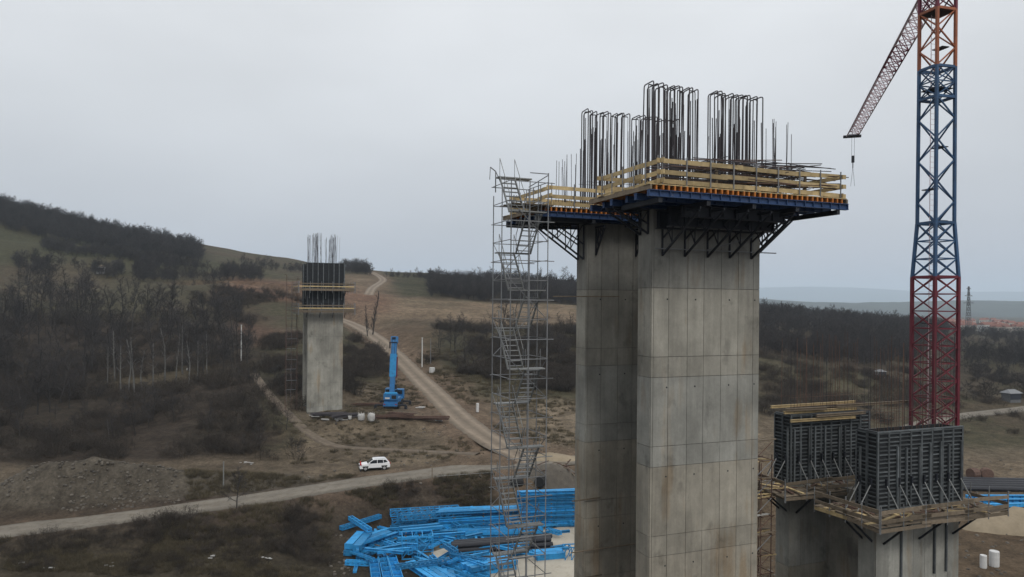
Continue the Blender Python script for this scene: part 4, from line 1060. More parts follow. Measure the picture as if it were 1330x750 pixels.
for (t0, lbl) in ((0, 'front'), (6.93, 'rear')):
    c = T('starter_bars', 'thin upright rebar rising out of the %s formwork box of the right pier' % lbl, 'rebar', (*L2W(PB, 3.5, t0 + .8), -11.8), YAW, 'rebar of the right pier')
    for i in range(24):
        for y in (-.45, .45):
            if random.random() < .12: continue
            s = -3.2 + 6.4 * i / 23 + random.uniform(-.06, .06)
            rod(c, 'rebar', 'rebar_rust' if random.random() < .6 else 'rebar', (s, y, .1), (s + random.gauss(0, .06), y + random.gauss(0, .06), 9.6 + random.uniform(-.7, .5)), .0135)
    for z_ in (5.0, 5.6):
        for y in (-.47, .47): rod(c, 'tie_rebar', 'rebar_rust', (-3.3, y, z_), (3.3, y, z_ + .05), .012)
for i, (s, t_, z_, ln, a, m, lb_) in enumerate(((2.2, 7.7, -6.80, 7.6, .03, 'timber', 'longest pale timber beam laid over the rear formwork box'),
                                    (2.3, 7.2, -7.16, 6.4, .015, 'timber', 'pale timber beam on the middle of the rear formwork box'),
                                    (1.9, 6.55, -7.62, 5.6, .0, 'timber', 'pale timber beam along the front lip of the rear formwork box'),
                                    (3.8, 8.05, -7.16, 4.6, -.04, 'old_timber', 'short weathered beam at the back of the rear formwork box'),
                                    (.9, 7.05, -6.98, 3.4, -.03, 'old_timber', 'weathered beam end at the left of the rear formwork box'),
                                    (3.4, 6.5, -7.36, 4.4, .02, 'old_timber', 'weathered ledge plank fixed below the top of the rear formwork box'),
                                    (7.2, 7.2, -6.9, 7.2, .03, 'old_timber', 'thin weathered beam sticking out right of the rear formwork box'))):
    x, y = L2W(PB, s + .6, t_ + .1); m_ = MB()
    m_.box((0, 0, .07), (ln, .16, .035)); m_.box((0, 0, -.07), (ln, .16, .035)); m_.box((0, 0, 0), (ln, .06, .11))
    o = obj('timber_beam', m_.mesh('timber_beam', m), None, Matrix.Translation((x, y, z_ + ZC)) @ Matrix.Rotation(YAW + a, 4, 'Z')); tag(o, lb_, 'timber beam', 'beams on the rear formwork')

def plank_deck(label, s0, s1, t0, t1, hole, z, seed):
    """walkway of weathered planks round a blade, on brackets, with rails"""
    R = random.Random(seed)
    p = T('work_platform', label, 'work platform', (*L2W(PB, s0, t0), z), YAW, 'plank walkways of the right pier'); A_, B_ = s1 - s0, t1 - t0
    h0, h1, k0, k1 = hole[0] - s0, hole[1] - s0, hole[2] - t0, hole[3] - t0
    def run(a0, a1, b0, b1, alongx, zz):
        wid = (b1 - b0) if alongx else (a1 - a0); n = max(1, int(wid / .27))
        for i in range(n):
            j = R.uniform(-.12, .12)
            if alongx: box(p, 'plank', R.choice(('old_timber', 'old_timber', 'old_timber', 'timber')), ((a0 + a1) / 2 + j, b0 + (i + .5) * wid / n, zz + R.uniform(-.01, .02)), (a1 - a0 + .2, wid / n - .02, .05), (0, R.uniform(-.006, .006), R.uniform(-.012, .012)))
            else: box(p, 'plank', R.choice(('old_timber', 'old_timber', 'old_timber', 'timber')), (a0 + (i + .5) * wid / n, (b0 + b1) / 2 + j, zz + R.uniform(-.01, .02)), (wid / n - .02, b1 - b0 + .2, .05), (R.uniform(-.006, .006), 0, R.uniform(-.012, .012)))
    run(0, A_, 0, k0, True, 0); run(0, A_, k1, B_, True, 0); run(0, h0, k0, k1, False, .07); run(h1, A_, k0, k1, False, .07)
    # fascia planks and sagging rails
    def rail(a, b_, n):
        a = Vector(a); b_ = Vector(b_)
        for i in range(n + 1):
            q = a.lerp(b_, i / n); rod(p, 'rail_post', 'galvanised_dull', (q.x, q.y, -.35), (q.x + R.gauss(0, .02), q.y, 1.15), .03)
        for z_, m in ((-.12, R.choice(('timber', 'old_timber'))), (.32, 'old_timber'), (.86, 'old_timber')):
            for i in range(0, n, 2):
                if z_ > 0 and R.random() < .25: continue
                q0 = a.lerp(b_, max(0, i / n - .03)); q1 = a.lerp(b_, min(1, (i + 2) / n + .04))
                bar(p, 'guard_plank', m if R.random() < .75 else 'old_timber', (q0.x, q0.y, z_ + R.uniform(-.08, .08)), (q1.x, q1.y, z_ + R.uniform(-.08, .08)), .05, .2)
    rail((0, -.04, 0), (A_, -.04, 0), 6); rail((-.04, 0, 0), (-.04, B_, 0), 4); rail((A_ + .04, 0, 0), (A_ + .04, B_, 0), 4)
    for s in (h0 + .4, (h0 + h1) / 2, h1 - .4):
        bar(p, 'bracket', 'dark_steel', (s, k0 - .02, -1.7), (s, .15, -.12), .1, .1); bar(p, 'bracket', 'dark_steel', (s, k0 - .02, -.1), (s, .05, -.1), .1, .1)
    for t_ in (k0 + .3, k1 - .3):
        bar(p, 'bracket', 'dark_steel', (h0 - .02, t_, -1.7), (.15, t_, -.12), .1, .1); bar(p, 'bracket', 'dark_steel', (h1 + .02, t_, -1.7), (A_ - .15, t_, -.12), .1, .1)
        bar(p, 'bracket', 'dark_steel', (h0 - .02, t_, -.1), (.05, t_, -.1), .1, .1); bar(p, 'bracket', 'dark_steel', (h1 + .02, t_, -.1), (A_ - .05, t_, -.1), .1, .1)
    # clutter
    for i in range(34):
        a = R.uniform(-.5, .5) + R.choice((0, 1.57)); ln = R.uniform(.8, 2.4); cx_, cy_ = R.choice(((R.uniform(.8, A_ - .8), R.uniform(.35, k0 - .3)), (R.uniform(.35, max(.4, h0 - .2)), R.uniform(.6, B_ - .6))))
        box(p, 'offcut', R.choice(('old_timber', 'timber', 'rebar_rust')), (cx_, cy_, .12 + .02 * (i % 5)), (ln, R.uniform(.06, .2), .05), (0, R.uniform(-.04, .04), a))
    return p
plank_deck('weathered plank walkway round the front formwork of the right pier', -1.7, 8.5, -1.7, 3.0, (.27, 6.73, .17, 1.48), -12.1, 3)
plank_deck('weathered plank walkway round the rear formwork of the right pier', -1.9, 8.3, 5.3, 9.9, (.27, 6.73, 7.12, 8.43), -12.15, 4)
# scaffold and timber clutter between the piers
sf = T('support_scaffold', 'rusty tube scaffold with loose timber between the near pier and the right pier', 'scaffold', (*L2W(PB, -3.75, 6.3), YARD), YAW, rel=True)
for i in range(3):
    for j in range(3): rod(sf, 'standard', 'rebar_rust', (i * .8, j * 1.15, YARD), (i * .8 + random.gauss(0, .03), j * 1.15, -9.6 + random.uniform(-1.2, 1.2)), .035)
z = YARD + .4
while z < -9.6:
    for j in range(3): rod(sf, 'ledger', 'rebar_rust', (-.2, j * 1.15, z), (1.9, j * 1.15, z + random.uniform(-.05, .05)), .028)
    for i in range(3): rod(sf, 'transom', 'rebar_rust', (i * .8, -.2, z + .06), (i * .8, 2.5, z + .06), .028)
    if z > -20: rod(sf, 'brace', 'rebar_rust' if random.random() < .6 else 'galvanised_dull', (0, -.05, z), (1.6, -.05, z + 1.2), .024)
    z += 1.2
for z_ in (-8.9, -10.1, -11.3, -12.4, -13.6, -14.8, -16.2, -17.6):
    for j in range(5): box(sf, 'plank', random.choice(('timber', 'old_timber', 'old_timber', 'white_bag')), (.8 + random.uniform(-.2, .3), .1 + j * .45, z_ + random.uniform(0, .25)), (random.uniform(1.4, 2.4), random.uniform(.12, .28), .05), (0, random.uniform(-.12, .12), random.uniform(-.3, .3)))

# ================================================================== tower crane
CX, CYp = 29.75, 52.0
crn = T('tower_crane', 'red, blue and orange lattice tower crane rising out of the top of the picture', 'tower crane', (CX, CYp, YARD), math.radians(15), rel=True)
def corners(w): return [(-w / 2, -w / 2), (w / 2, -w / 2), (w / 2, w / 2), (-w / 2, w / 2)]
def mast(z0, z1, w0, w1, m, nb, style, leg=.2, br=.075):
    c0, c1 = corners(w0), corners(w1)
    for a, b_ in zip(c0, c1): bar(crn, 'mast_leg', m, (*a, z0), (*b_, z1), leg, leg)
    for i in range(nb):
        f0, f1 = i / nb, (i + 1) / nb; za, zb = z0 + (z1 - z0) * f0, z0 + (z1 - z0) * f1
        ca_ = [(p[0] + (q[0] - p[0]) * f0, p[1] + (q[1] - p[1]) * f0) for p, q in zip(c0, c1)]; cb_ = [(p[0] + (q[0] - p[0]) * f1, p[1] + (q[1] - p[1]) * f1) for p, q in zip(c0, c1)]
        for k_ in range(4):
            n_ = (k_ + 1) % 4
            if style == 'x':
                bar(crn, 'mast_brace', m, (*ca_[k_], za), (*cb_[n_], zb), br, br); bar(crn, 'mast_brace', m, (*ca_[n_], za), (*cb_[k_], zb), br * .95, br * .95)
                bar(crn, 'mast_strut', m, (*ca_[k_], za), (*ca_[n_], za), br, br)
            else:
                fl = (i + k_) % 2 == 0
                bar(crn, 'mast_brace', m, (*(ca_[k_] if fl else ca_[n_]), za), (*(cb_[n_] if fl else cb_[k_]), zb), br * 1.15, br * 1.15)
    for k_ in range(4): bar(crn, 'mast_collar', m, (*c1[k_], z1 - .02), (*c1[(k_ + 1) % 4], z1 - .02), .16, .18)
mast(YARD, -10, 2.0, 2.0, 'crane_red', 6, 'x')
mast(-10, 2.06, 2.0, 2.0, 'crane_red', 10, 'x')
mast(2.06, 5.85, 2.0, 1.6, 'crane_blue', 3, 'x', .19)
mast(5.85, 14.6, 1.6, 1.56, 'crane_blue', 6, 'z', .18)
mast(14.6, 16.7, 1.56, 1.56, 'crane_blue', 2, 'x', .18)
mast(16.7, 20.7, 1.56, 1.56, 'crane_orange', 3, 'z', .18)
mast(20.7, 22.1, 1.56, 1.56, 'crane_wine', 1, 'x', .18)
for z_, q in ((15.2, 0), (11.2, 1), (8.2, 2), (6.0, 1), (18.2, 1), (20.6, 0), (-1.2, 2)):
    if q == 0: box(crn, 'rest_platform', 'dark_steel', (0, 0, z_), (1.4, 1.4, .06))
    else: box(crn, 'rest_platform', 'dark_steel', (.4 if q == 1 else -.4, .1, z_), (.6, .9, .06))
for x in (-.22, .22): rod(crn, 'ladder_rail', 'crane_grey', (x, .3, YARD), (x, .3, 21.8), .025)
for i in range(90): rod(crn, 'ladder_rung', 'crane_grey', (-.22, .3, -13 + i * .38), (.22, .3, -13 + i * .38), .012)
box(crn, 'foundation', 'concrete', (0, 0, YARD + .4), (4.6, 4.6, 1.2))
box(crn, 'slewing_ring', 'crane_wine', (0, 0, 22.35), (1.9, 1.9, .4))
# flat-top head, jib to the tip, counter-jib behind
JT = Vector((45.6 - CX, 99.5 - CYp, 0)); ang = math.atan2(JT.y, JT.x) - math.radians(15); JL = JT.length
jr = Matrix.Rotation(ang, 3, 'Z')
def J(a, s, z_): v = jr @ Vector((a, s, 0)); return (v.x, v.y, z_)
zj0, zj1 = 22.75, 24.15
def jcol(a): return 'crane_grey' if a < 13 else ('crane_wine' if a < 21 else 'crane_grey')
nb = 32
for i in range(nb):
    a0, a1 = 1.0 + (JL - 1.0) * i / nb, 1.0 + (JL - 1.0) * (i + 1) / nb; m = jcol(a0); am = (a0 + a1) / 2; hh = zj1 - .35 * (i / nb)
    for s in (-.72, .72):
        rod(crn, 'jib_chord', m, J(a0, s, zj0), J(a1, s, zj0), .07)
        rod(crn, 'jib_lacing', m, J(a0, s, zj0), J(am, 0, hh), .042); rod(crn, 'jib_lacing', m, J(am, 0, hh), J(a1, s, zj0), .042)
    if i < nb - 1: rod(crn, 'jib_chord', m, J(am, 0, hh), J(am + (JL - 1) / nb, 0, hh), .085)
    rod(crn, 'jib_strut', m, J(a0, -.72, zj0), J(a0, .72, zj0), .04)
    rod(crn, 'jib_strut', m, J(a0, -.72 if i % 2 else .72, zj0), J(a1, .72 if i % 2 else -.72, zj0), .035)
box(crn, 'jib_end_frame', 'dark_steel', J(JL + .1, 0, zj0 + .02), (.5, 2.2, .3), (0, 0, ang)); rod(crn, 'jib_end_frame', 'dark_steel', J(JL, 0, zj0), J(JL, 0, zj1), .05)
for i in range(6):
    a0, a1 = -1.0 - 2.0 * i, -3.0 - 2.0 * i
    for s in (-.7, .7): rod(crn, 'counter_jib_chord', 'crane_wine', J(a0, s, zj0), J(a1, s, zj0), .08); rod(crn, 'counter_jib_rail', 'crane_wine', J(a0, s, zj0 + 1.0), J(a1, s, zj0 + 1.0), .03)
    rod(crn, 'counter_jib_strut', 'crane_wine', J(a0, -.7, zj0), J(a1, .7, zj0), .05)
for i in range(4): box(crn, 'counterweight', 'concrete', J(-9.6 - i * .75, 0, zj0 - .9), (.6, 1.2, 2.4), (0, 0, ang))
box(crn, 'operator_cab', 'crane_grey', J(.6, -1.55, 23.4), (1.6, 1.3, 1.9), (0, 0, ang)); box(crn, 'cab_window', 'car_glass', J(1.43, -1.55, 23.6), (.06, 1.1, 1.2), (0, 0, ang))
box(crn, 'crane_head', 'crane_wine', J(0, 0, 23.5), (2.0, 1.5, 1.7), (0, 0, ang))
aT = JL - 1.0
box(crn, 'trolley', 'dark_steel', J(aT, 0, zj0 - .18), (1.3, 1.3, .18), (0, 0, ang))
for s in (-.16, .16): rod(crn, 'hoist_rope', 'dark_steel', J(aT, s, zj0 - .2), J(aT, s, 19.9), .02)
box(crn, 'hook_block', 'dark_steel', J(aT, 0, 19.5), (.3, .36, .9), (0, 0, ang)); rod(crn, 'hook_block', 'dark_steel', J(aT, 0, 19.1), J(aT, 0, 18.3), .06)
for s in (-.25, .25): rod(crn, 'sling_chain', 'dark_steel', J(aT, 0, 18.4), J(aT, s, 15.9), .02)

# ================================================================== steel yard
def plane_pt(px, py, z):
    a = at(px, py, 1.0); Y = z / a[2]; return a[0] * Y, Y
_gm = {}
def girder_mesh(kind, ln, w, h):
    k_ = (kind, ln, w, h)
    if k_ in _gm: return _gm[k_]
    m = MB()
    if kind == 'i':
        m.box((0, 0, h - .03), (ln, w, .06)); m.box((0, 0, .03), (ln, w, .06)); m.box((0, 0, h / 2), (ln, .05, h - .12))
        n = max(2, int(ln / 1.1))
        for i in range(n + 1):
            x = -ln / 2 + .03 + (ln - .06) * i / n
            m.box((x, w * .25, h / 2), (.04, w * .46, h - .12)); m.box((x, -w * .25, h / 2), (.04, w * .46, h - .12))
    elif kind == 'box':
        m.box((0, 0, h - .025), (ln, w, .05)); m.box((0, 0, .025), (ln, w, .05)); m.box((0, w / 2 - .06, h / 2), (ln, .05, h - .1)); m.box((0, -w / 2 + .06, h / 2), (ln, .05, h - .1))
        for x in (-ln / 2 + .02, ln / 2 - .02): m.box((x, 0, h / 2), (.05, w + .06, h + .05))
        for i in range(1, int(ln)): m.box((-ln / 2 + i, w / 2 - .02, h / 2), (.05, .05, h - .1)); m.box((-ln / 2 + i, -w / 2 + .02, h / 2), (.05, .05, h - .1))
    elif kind == 'channel':
        m.box((0, 0, .03), (ln, w, .06)); m.box((0, w / 2 - .03, h / 2 + .03), (ln, .06, h - .06)); m.box((0, -w / 2 + .03, h / 2 + .03), (ln, .06, h - .06))
        for i in range(int(ln / 1.5) + 1): m.box((-ln / 2 + .1 + i * 1.45, 0, h * .5), (.05, w - .12, h * .6))
    elif kind == 'truss':
        for y in (-w / 2, w / 2):
            for z_ in (.06, h - .06): m.box((0, y, z_), (ln, .1, .12))
            n = max(2, int(ln / h))
            for i in range(n + 1): m.box((-ln / 2 + .05 + (ln - .1) * i / n, y, h / 2), (.08, .08, h - .2))
            for i in range(n): m.bar((-ln / 2 + ln * i / n, y, .1), (-ln / 2 + ln * (i + 1) / n, y, h - .1), .07)
        n = max(2, int(ln / 1.2))
        for i in range(n + 1):
            for z_ in (.06, h - .06): m.box((-ln / 2 + .05 + (ln - .1) * i / n, 0, z_), (.08, w, .08))
    _gm[k_] = m.mesh('girder_' + kind, 'blue_steel'); return _gm[k_]
def girder(kind, x, y, z, ln, ang, w, h, label, group, tilt=0.0):
    o = obj('steel_girder', girder_mesh(kind, ln, w, h), None, Matrix.Translation((x, y, z + ZC)) @ Euler((0, tilt, ang)).to_matrix().to_4x4())
    tag(o, label, 'girder', group); return o
def stack(px, py, kind, ln, ang, w, h, across, layers, label, group, jit=.25, drop=0.12):
    x0, y0 = plane_pt(px, py, YARD)
    ca_, sa_ = math.cos(ang), math.sin(ang)
    zg = H(x0, y0) - .02
    for q in (-.33, .33):
        for s in range(across): pass
    for k_ in range(layers):
        for j in range(max(2, across - (k_ // 2 if across > 3 else 0))):
            if k_ and random.random() < drop: continue
            o_ = (j + .5) * (w + .09) + random.uniform(-.03, .03); e = random.uniform(-jit, jit)
            a = ang + random.uniform(-.045, .045)
            lay = 'only' if layers == 1 else ('top' if k_ == layers - 1 else ('bottom', 'second', 'third', 'fourth', 'fifth', 'sixth', 'seventh', 'eighth')[k_])
            lb2 = label if across * layers == 1 else '%s, %s from front, %s layer' % (label, ('first', 'second', 'third', 'fourth', 'fifth', 'sixth')[j], lay)
            girder(kind, x0 + ca_ * e - sa_ * o_, y0 + sa_ * e + ca_ * o_, zg + .12 + k_ * (h + .10), ln, a, w, h, lb2, group)
        for q in (-.34, .0, .34):      # timber bearers between layers
            wd = across * (w + .09)
            o = obj('timber_bearer', unit('cube', 'old_timber'), None, Matrix.Translation((x0 + ca_ * ln * q - sa_ * wd / 2, y0 + sa_ * ln * q + ca_ * wd / 2, zg + .06 + k_ * (h + .10) + ZC)) @ Matrix.Rotation(ang, 4, 'Z') @ Matrix.Diagonal((.14, wd, .098, 1)))
            tag(o, 'short timber bearer under ' + group, 'timber', 'timber bearers')
D2 = math.radians
stack(716, 688, 'i', 8.6, D2(9), .46, .46, 4, 9, 'blue girder in the tall stack by the near pier', 'the tall blue stack by the pier', .2, .05)
stack(628, 690, 'i', 11.5, D2(11), .42, .36, 6, 6, 'blue girder in the long stack behind the stair tower', 'the long blue stack behind the stair tower', .9)
stack(560, 694, 'truss', 9.0, D2(15), .9, .8, 3, 3, 'blue lattice girder at the far yard edge', 'the blue lattice girder stack', .8)
stack(655, 706, 'channel', 9.5, D2(8), .55, .40, 3, 3, 'blue channel in the low row before the long stack', 'the low row of blue channels', 1.0)
stack(592, 706, 'i', 6.0, D2(13), .36, .34, 5, 3, 'short blue girder in the low stack left of the pipes', 'the low stack left of the pipes', .6)
stack(545, 706, 'box', 5.0, D2(20), .42, .36, 4, 4, 'blue box girder in the left pile of the yard', 'the left pile of box girders', .5)
stack(505, 712, 'i', 4.6, D2(55), .55, .5, 5, 2, 'short blue girder in the slanting pile', 'the slanting pile at the yard edge', .4)
stack(477, 716, 'box', 4.8, D2(84), .95, .6, 2, 2, 'blue box beam at the left yard end', 'the two beams at the left end', .3)
stack(520, 745, 'channel', 7.6, D2(104), 1.0, .6, 3, 1, 'long blue beam pointing to the viewer', 'the long beams pointing to the viewer', .2)
stack(572, 744, 'i', 7.0, D2(124), .55, .5, 4, 1, 'blue box beam slanting across the lower yard', 'the slanting beams at the bottom edge', .3)
stack(612, 744, 'channel', 6.0, D2(138), .8, .5, 4, 1, 'blue channel near the tower foot', 'the channels near the tower foot', .3)
stack(592, 757, 'i', 5.0, D2(100), .7, .5, 3, 1, 'blue girder cut by the bottom edge of the picture', 'the girders at the bottom edge', .3)
stack(640, 748, 'box', 5.6, D2(26), .6, .5, 3, 2, 'blue box girder under the stair tower', 'the girders under the stair tower', .3)
stack(645, 727, 'i', 5.0, D2(20), .5, .4, 2, 1, 'blue girder in front of the pipe pile', 'the two girders before the pipes', .3)
stack(700, 722, 'i', 7.8, D2(24), .45, .45, 1, 1, 'single long blue girder lying in front of the black pipes', 'the single long girder', 0)
stack(716, 730, 'box', 3.4, D2(14), .9, .8, 1, 1, 'short deep blue box girder near the pier foot', 'the short deep girder', 0)
for px, py, ln, w, h, a, lb_ in ((540, 727, 3.6, 2.2, 2.6, 10, 'large blue lattice crate in the middle of the steel yard'), (741, 730, 1.6, 1.2, 1.7, 8, 'small blue lattice crate close to the near pier'), (590, 716, 3.8, .9, .9, -32, 'blue lattice channel lying askew left of the black pipes'), (615, 726, 3.4, 1.2, .8, 20, 'low blue lattice box beside the black pipes')):
    x, y = plane_pt(px, py, YARD); girder('truss', x, y + w / 2, H(x, y) + .02, ln, D2(a), w, h, lb_, None)
# loose thinner steel thrown across the yard
R9 = random.Random(91)
SPOT = ((462, 520, 694, 740, 'at the left end of the steel yard'), (520, 600, 690, 745, 'in the middle of the steel yard'), (600, 680, 690, 748, 'round the foot of the stair tower'), (560, 740, 676, 700, 'on the ground before the long stack'))
for i in range(120):
    p0, p1, q0, q1, wh_ = SPOT[i % 4]; x, y = plane_pt(R9.uniform(p0, p1), R9.uniform(q0, q1), YARD)
    a = R9.choice((10, 15, 25, 60, 100, 120, 140)) + R9.uniform(-14, 14); kd, w, h = R9.choice((('i', .32, .34), ('channel', .4, .26), ('box', .3, .3), ('truss', .5, .5)))
    ln = R9.choice((2.4, 3.2, 4.5, 6.0)); zz = H(x, y) + R9.choice((.05, .1, .5, .9)) * (1 if i % 3 else 1.3)
    girder(kd, x, y, zz, ln, D2(a), w, h, 'small loose blue steel piece lying askew ' + wh_, 'loose blue steel ' + wh_, R9.uniform(-.07, .07))
# black pipes
pm = None
def pipe_mesh(r, ln):
    n = 10; V = [(x, math.cos(2 * math.pi * i / n) * q, math.sin(2 * math.pi * i / n) * q) for (x, q) in ((-ln / 2, r * .8), (-ln / 2, r), (ln / 2, r), (ln / 2, r * .8)) for i in range(n)]
    Fc = [(k_ * n + i, k_ * n + (i + 1) % n, (k_ + 1) * n + (i + 1) % n, (k_ + 1) * n + i) for k_ in range(3) for i in range(n)]
    V += [(-ln / 2 + .6, 0, 0), (ln / 2 - .6, 0, 0)]; c0, c1 = 4 * n, 4 * n + 1
    Fc += [(c0, (i + 1) % n, i) for i in range(n)] + [(c1, 3 * n + i, 3 * n + (i + 1) % n) for i in range(n)]
    return mesh('pipe', V, Fc, 'black_pipe')
def pipes(px, py, ln, ang, rows_, r, label, group):
    x0, y0 = plane_pt(px, py, YARD); me = pipe_mesh(r, ln); ca_, sa_ = math.cos(ang), math.sin(ang); zg = H(x0, y0)
    for k_, n in enumerate(rows_):
        for j in range(n):
            o_ = (j + .5 * k_) * 2.04 * r; e = random.uniform(-.5, .5)
            o = obj('steel_pipe', me, None, Matrix.Translation((x0 + ca_ * e - sa_ * o_, y0 + sa_ * e + ca_ * o_, zg + r + k_ * 1.74 * r + ZC)) @ Matrix.Rotation(ang, 4, 'Z')); tag(o, '%s, %s from front, %s layer' % (label, ('first', 'second', 'third', 'fourth', 'fifth')[j], ('bottom', 'middle', 'top')[k_]), 'pipe', group)
pipes(655, 722, 12, D2(14), (5, 4, 3), .3, 'long black pipe in the main yard pile', 'the black pipe pile in the yard')
pipes(612, 735, 5.5, D2(6), (3, 2), .22, 'thin black pipe before the main pile', 'thin black pipes in the yard')
pad = []
xs_ = [plane_pt(600, 760, YARD), plane_pt(800, 760, YARD), plane_pt(800, 676, YARD), plane_pt(690, 676, YARD), plane_pt(560, 720, YARD)]
o = obj('concrete_pad', mesh('concrete_pad', [(x, y, YARD + .22 + ZC) for x, y in xs_] + [(x, y, YARD - .3 + ZC) for x, y in xs_], [tuple(range(5))] + [(i, i + 5, (i + 1) % 5 + 5, (i + 1) % 5) for i in range(5)], 'pad')); tag(o, 'pale compacted pad under the steel yard', 'pad', kind='structure')
# site clutter behind the tall stack: spool, tanks
def drum(name, label, x, y, z, r, h, m, horiz=False, ang=0.0, cat='drum'):
    t_ = T(name, label, cat, (x, y, z), ang)
    n = 12; me = mesh('drum_body', [(math.cos(2 * math.pi * i / n) * r * q, math.sin(2 * math.pi * i / n) * r * q, zz) for (zz, q) in ((0, .94), (.04 * h, 1), (.33 * h, 1), (.345 * h, 1.03), (.36 * h, 1), (.64 * h, 1), (.655 * h, 1.03), (.67 * h, 1), (.96 * h, 1), (h, .94)) for i in range(n)],
                [(k_ * n + i, k_ * n + (i + 1) % n, (k_ + 1) * n + (i + 1) % n, (k_ + 1) * n + i) for k_ in range(9) for i in range(n)] + [tuple(range(n))[::-1], tuple(range(9 * n, 10 * n))], m)
    M = Matrix.Translation((0, 0, r)) @ Matrix.Rotation(math.pi / 2, 4, 'Y') @ Matrix.Translation((0, 0, -h / 2)) if horiz else Matrix.Identity(4)
    obj('drum_body', me, t_.o, M)
    cap = box(t_, 'drum_cap', m, (r * .5, 0, h + .02), (.12, .12, .05)) if not horiz else box(t_, 'drum_cap', m, (0, 0, 2 * r + .03), (.12, .12, .08))
    return t_
x, y, z = gp(671, 634); drum('drum', 'black drum lying beside the road behind the stair tower', x, y, z, .55, 1.7, 'rubber', True, .4)
x, y, z = gp(702, 638); drum('drum', 'dark round drum lying at the edge of the pale ramp by the near pier', x, y, z, .75, 1.3, 'rubber', True, 1.2)
x, y = plane_pt(1277, 738, YARD); drum('drum', 'smaller white plastic drum on the brown soil at the lower right', x, y, H(x, y), .36, 1.45, 'white_plastic')
x, y = plane_pt(1291, 736, YARD); drum('drum', 'larger white plastic drum on the brown soil at the lower right', x, y, H(x, y), .52, 1.75, 'white_plastic')
# right-hand steel store
def place_r(px, py): x, y, _ = gp(px, py); return x, y, H(x, y)
for i, (px, py, ln, a, kd, w, h) in enumerate(((1300, 655, 13, 4, 'i', .6, .6), (1310, 650, 13, 2, 'i', .5, .6), (1318, 660, 9, 6, 'box', .6, .5))):
    x, y, z = place_r(px, py); girder(kd, x, y, z + .1, ln, D2(a), w, h, ['front', 'rear', 'short right'][i] + ' blue girder of the steel store right of the formwork', 'blue girders right of the formwork')
x0, y0, z0_ = place_r(1298, 640)
pmr = pipe_mesh(.38, 14)
for k_ in range(5):
    o = obj('steel_pipe', pmr, None, Matrix.Translation((x0 + random.uniform(-1, 2), y0 + k_ * .8, H(x0, y0 + k_ * .8) + .4 + ZC)) @ Matrix.Rotation(D2(-3), 4, 'Z')); tag(o, 'long black pipe in the row behind the blue girders at the right edge', 'pipe', 'black pipes at the right')
for k_, (px, py) in enumerate(((1300, 629), (1318, 631))):
    x, y, z = place_r(px, py); m_ = MB(); m_.box((0, 0, .3), (8, 1.1, .06)); m_.box((0, 0, .15), (7.6, .16, .24)); m_.box((0, .4, .15), (7.6, .16, .24)); m_.box((0, -.4, .15), (7.6, .16, .24))
    o = obj('white_sheet_panel', m_.mesh('white_sheet_panel', 'white_plastic'), None, Matrix.Translation((x, y, z + ZC)) @ Matrix.Rotation(D2(-4 + 3 * k_), 4, 'Z')); tag(o, ('left' if k_ == 0 else 'right') + ' pale sheet panel lying behind the black pipes at the right edge', 'panel', 'pale panels at the right')
for k_, px in enumerate((1264, 1281)):
    x, y, z = place_r(px, 624); drum('drum', ('left' if k_ == 0 else 'right') + ' rusty dark drum behind the pipes right of the formwork', x, y, z, .9, 1.3, 'rebar_rust', True, .3 + k_)
# heaps
def heap(name, label, x, y, rx, ry, h, m, seed, cat):
    n, k2 = 26, 9; V = []; Fc = []
    for j in range(k2):
        f = j / (k2 - 1)
        for i in range(n):
            a = 2 * math.pi * i / n; q = f * (1 + .25 * float(fbm(np.array([math.cos(a) * 2 + seed]), np.array([math.sin(a) * 2.0]), 1.3, 3, seed)[0]))
            px_, py_ = x + math.cos(a) * rx * q, y + math.sin(a) * ry * q
            zz = h * (1 - f ** 1.5) * (1 + .35 * float(fbm(np.array([px_]), np.array([py_]), 1.6, 4, seed)[0])) if f < 1 else -.35
            V.append((px_, py_, H(px_, py_) + zz + ZC))
    for j in range(k2 - 1):
        for i in range(n): Fc.append((j * n + i, j * n + (i + 1) % n, (j + 1) * n + (i + 1) % n, (j + 1) * n + i))
    o = obj(name, mesh(name, V, Fc, m, True)); tag(o, label, cat); return o
x, y, _ = gp(1312, 690); heap('sand_heap', 'pale sandy heap at the right edge beyond the plank walkway', x + 2, y + 1, 8.5, 3.2, 2.6, 'sand', 3, 'heap')
x, y, _ = gp(722, 622); heap('earth_heap', 'rough brown earth heap with timber scraps left of the near pier', x, y, 4.5, 2.2, 1.6, 'stone', 5, 'heap')
x, y, _ = gp(720, 600); heap('earth_heap', 'low tan earth heap beside the road end left of the near pier', x, y, 7, 2.2, 1.1, 'sand', 6, 'heap')
# scrap timber on the earth heap
for i in range(14):
    x, y, z = gp(random.uniform(700, 742), random.uniform(608, 626)); ln = random.uniform(2, 4.5)
    m_ = MB(); m_.box((0, 0, 0), (ln, .14, .09)); m_.box((ln * .3, .02, .05), (.12, .3, .06))
    o = obj('scrap_timber', m_.mesh('scrap_timber', random.choice(('old_timber', 'rebar_rust'))), None, Matrix.Translation((x, y, z + .9 + ZC)) @ Euler((0, random.uniform(-.35, .35), random.uniform(0, 3.1))).to_matrix().to_4x4()); tag(o, 'piece of scrap timber on the earth heap left of the near pier', 'scrap timber', 'scrap timber on the earth heap')

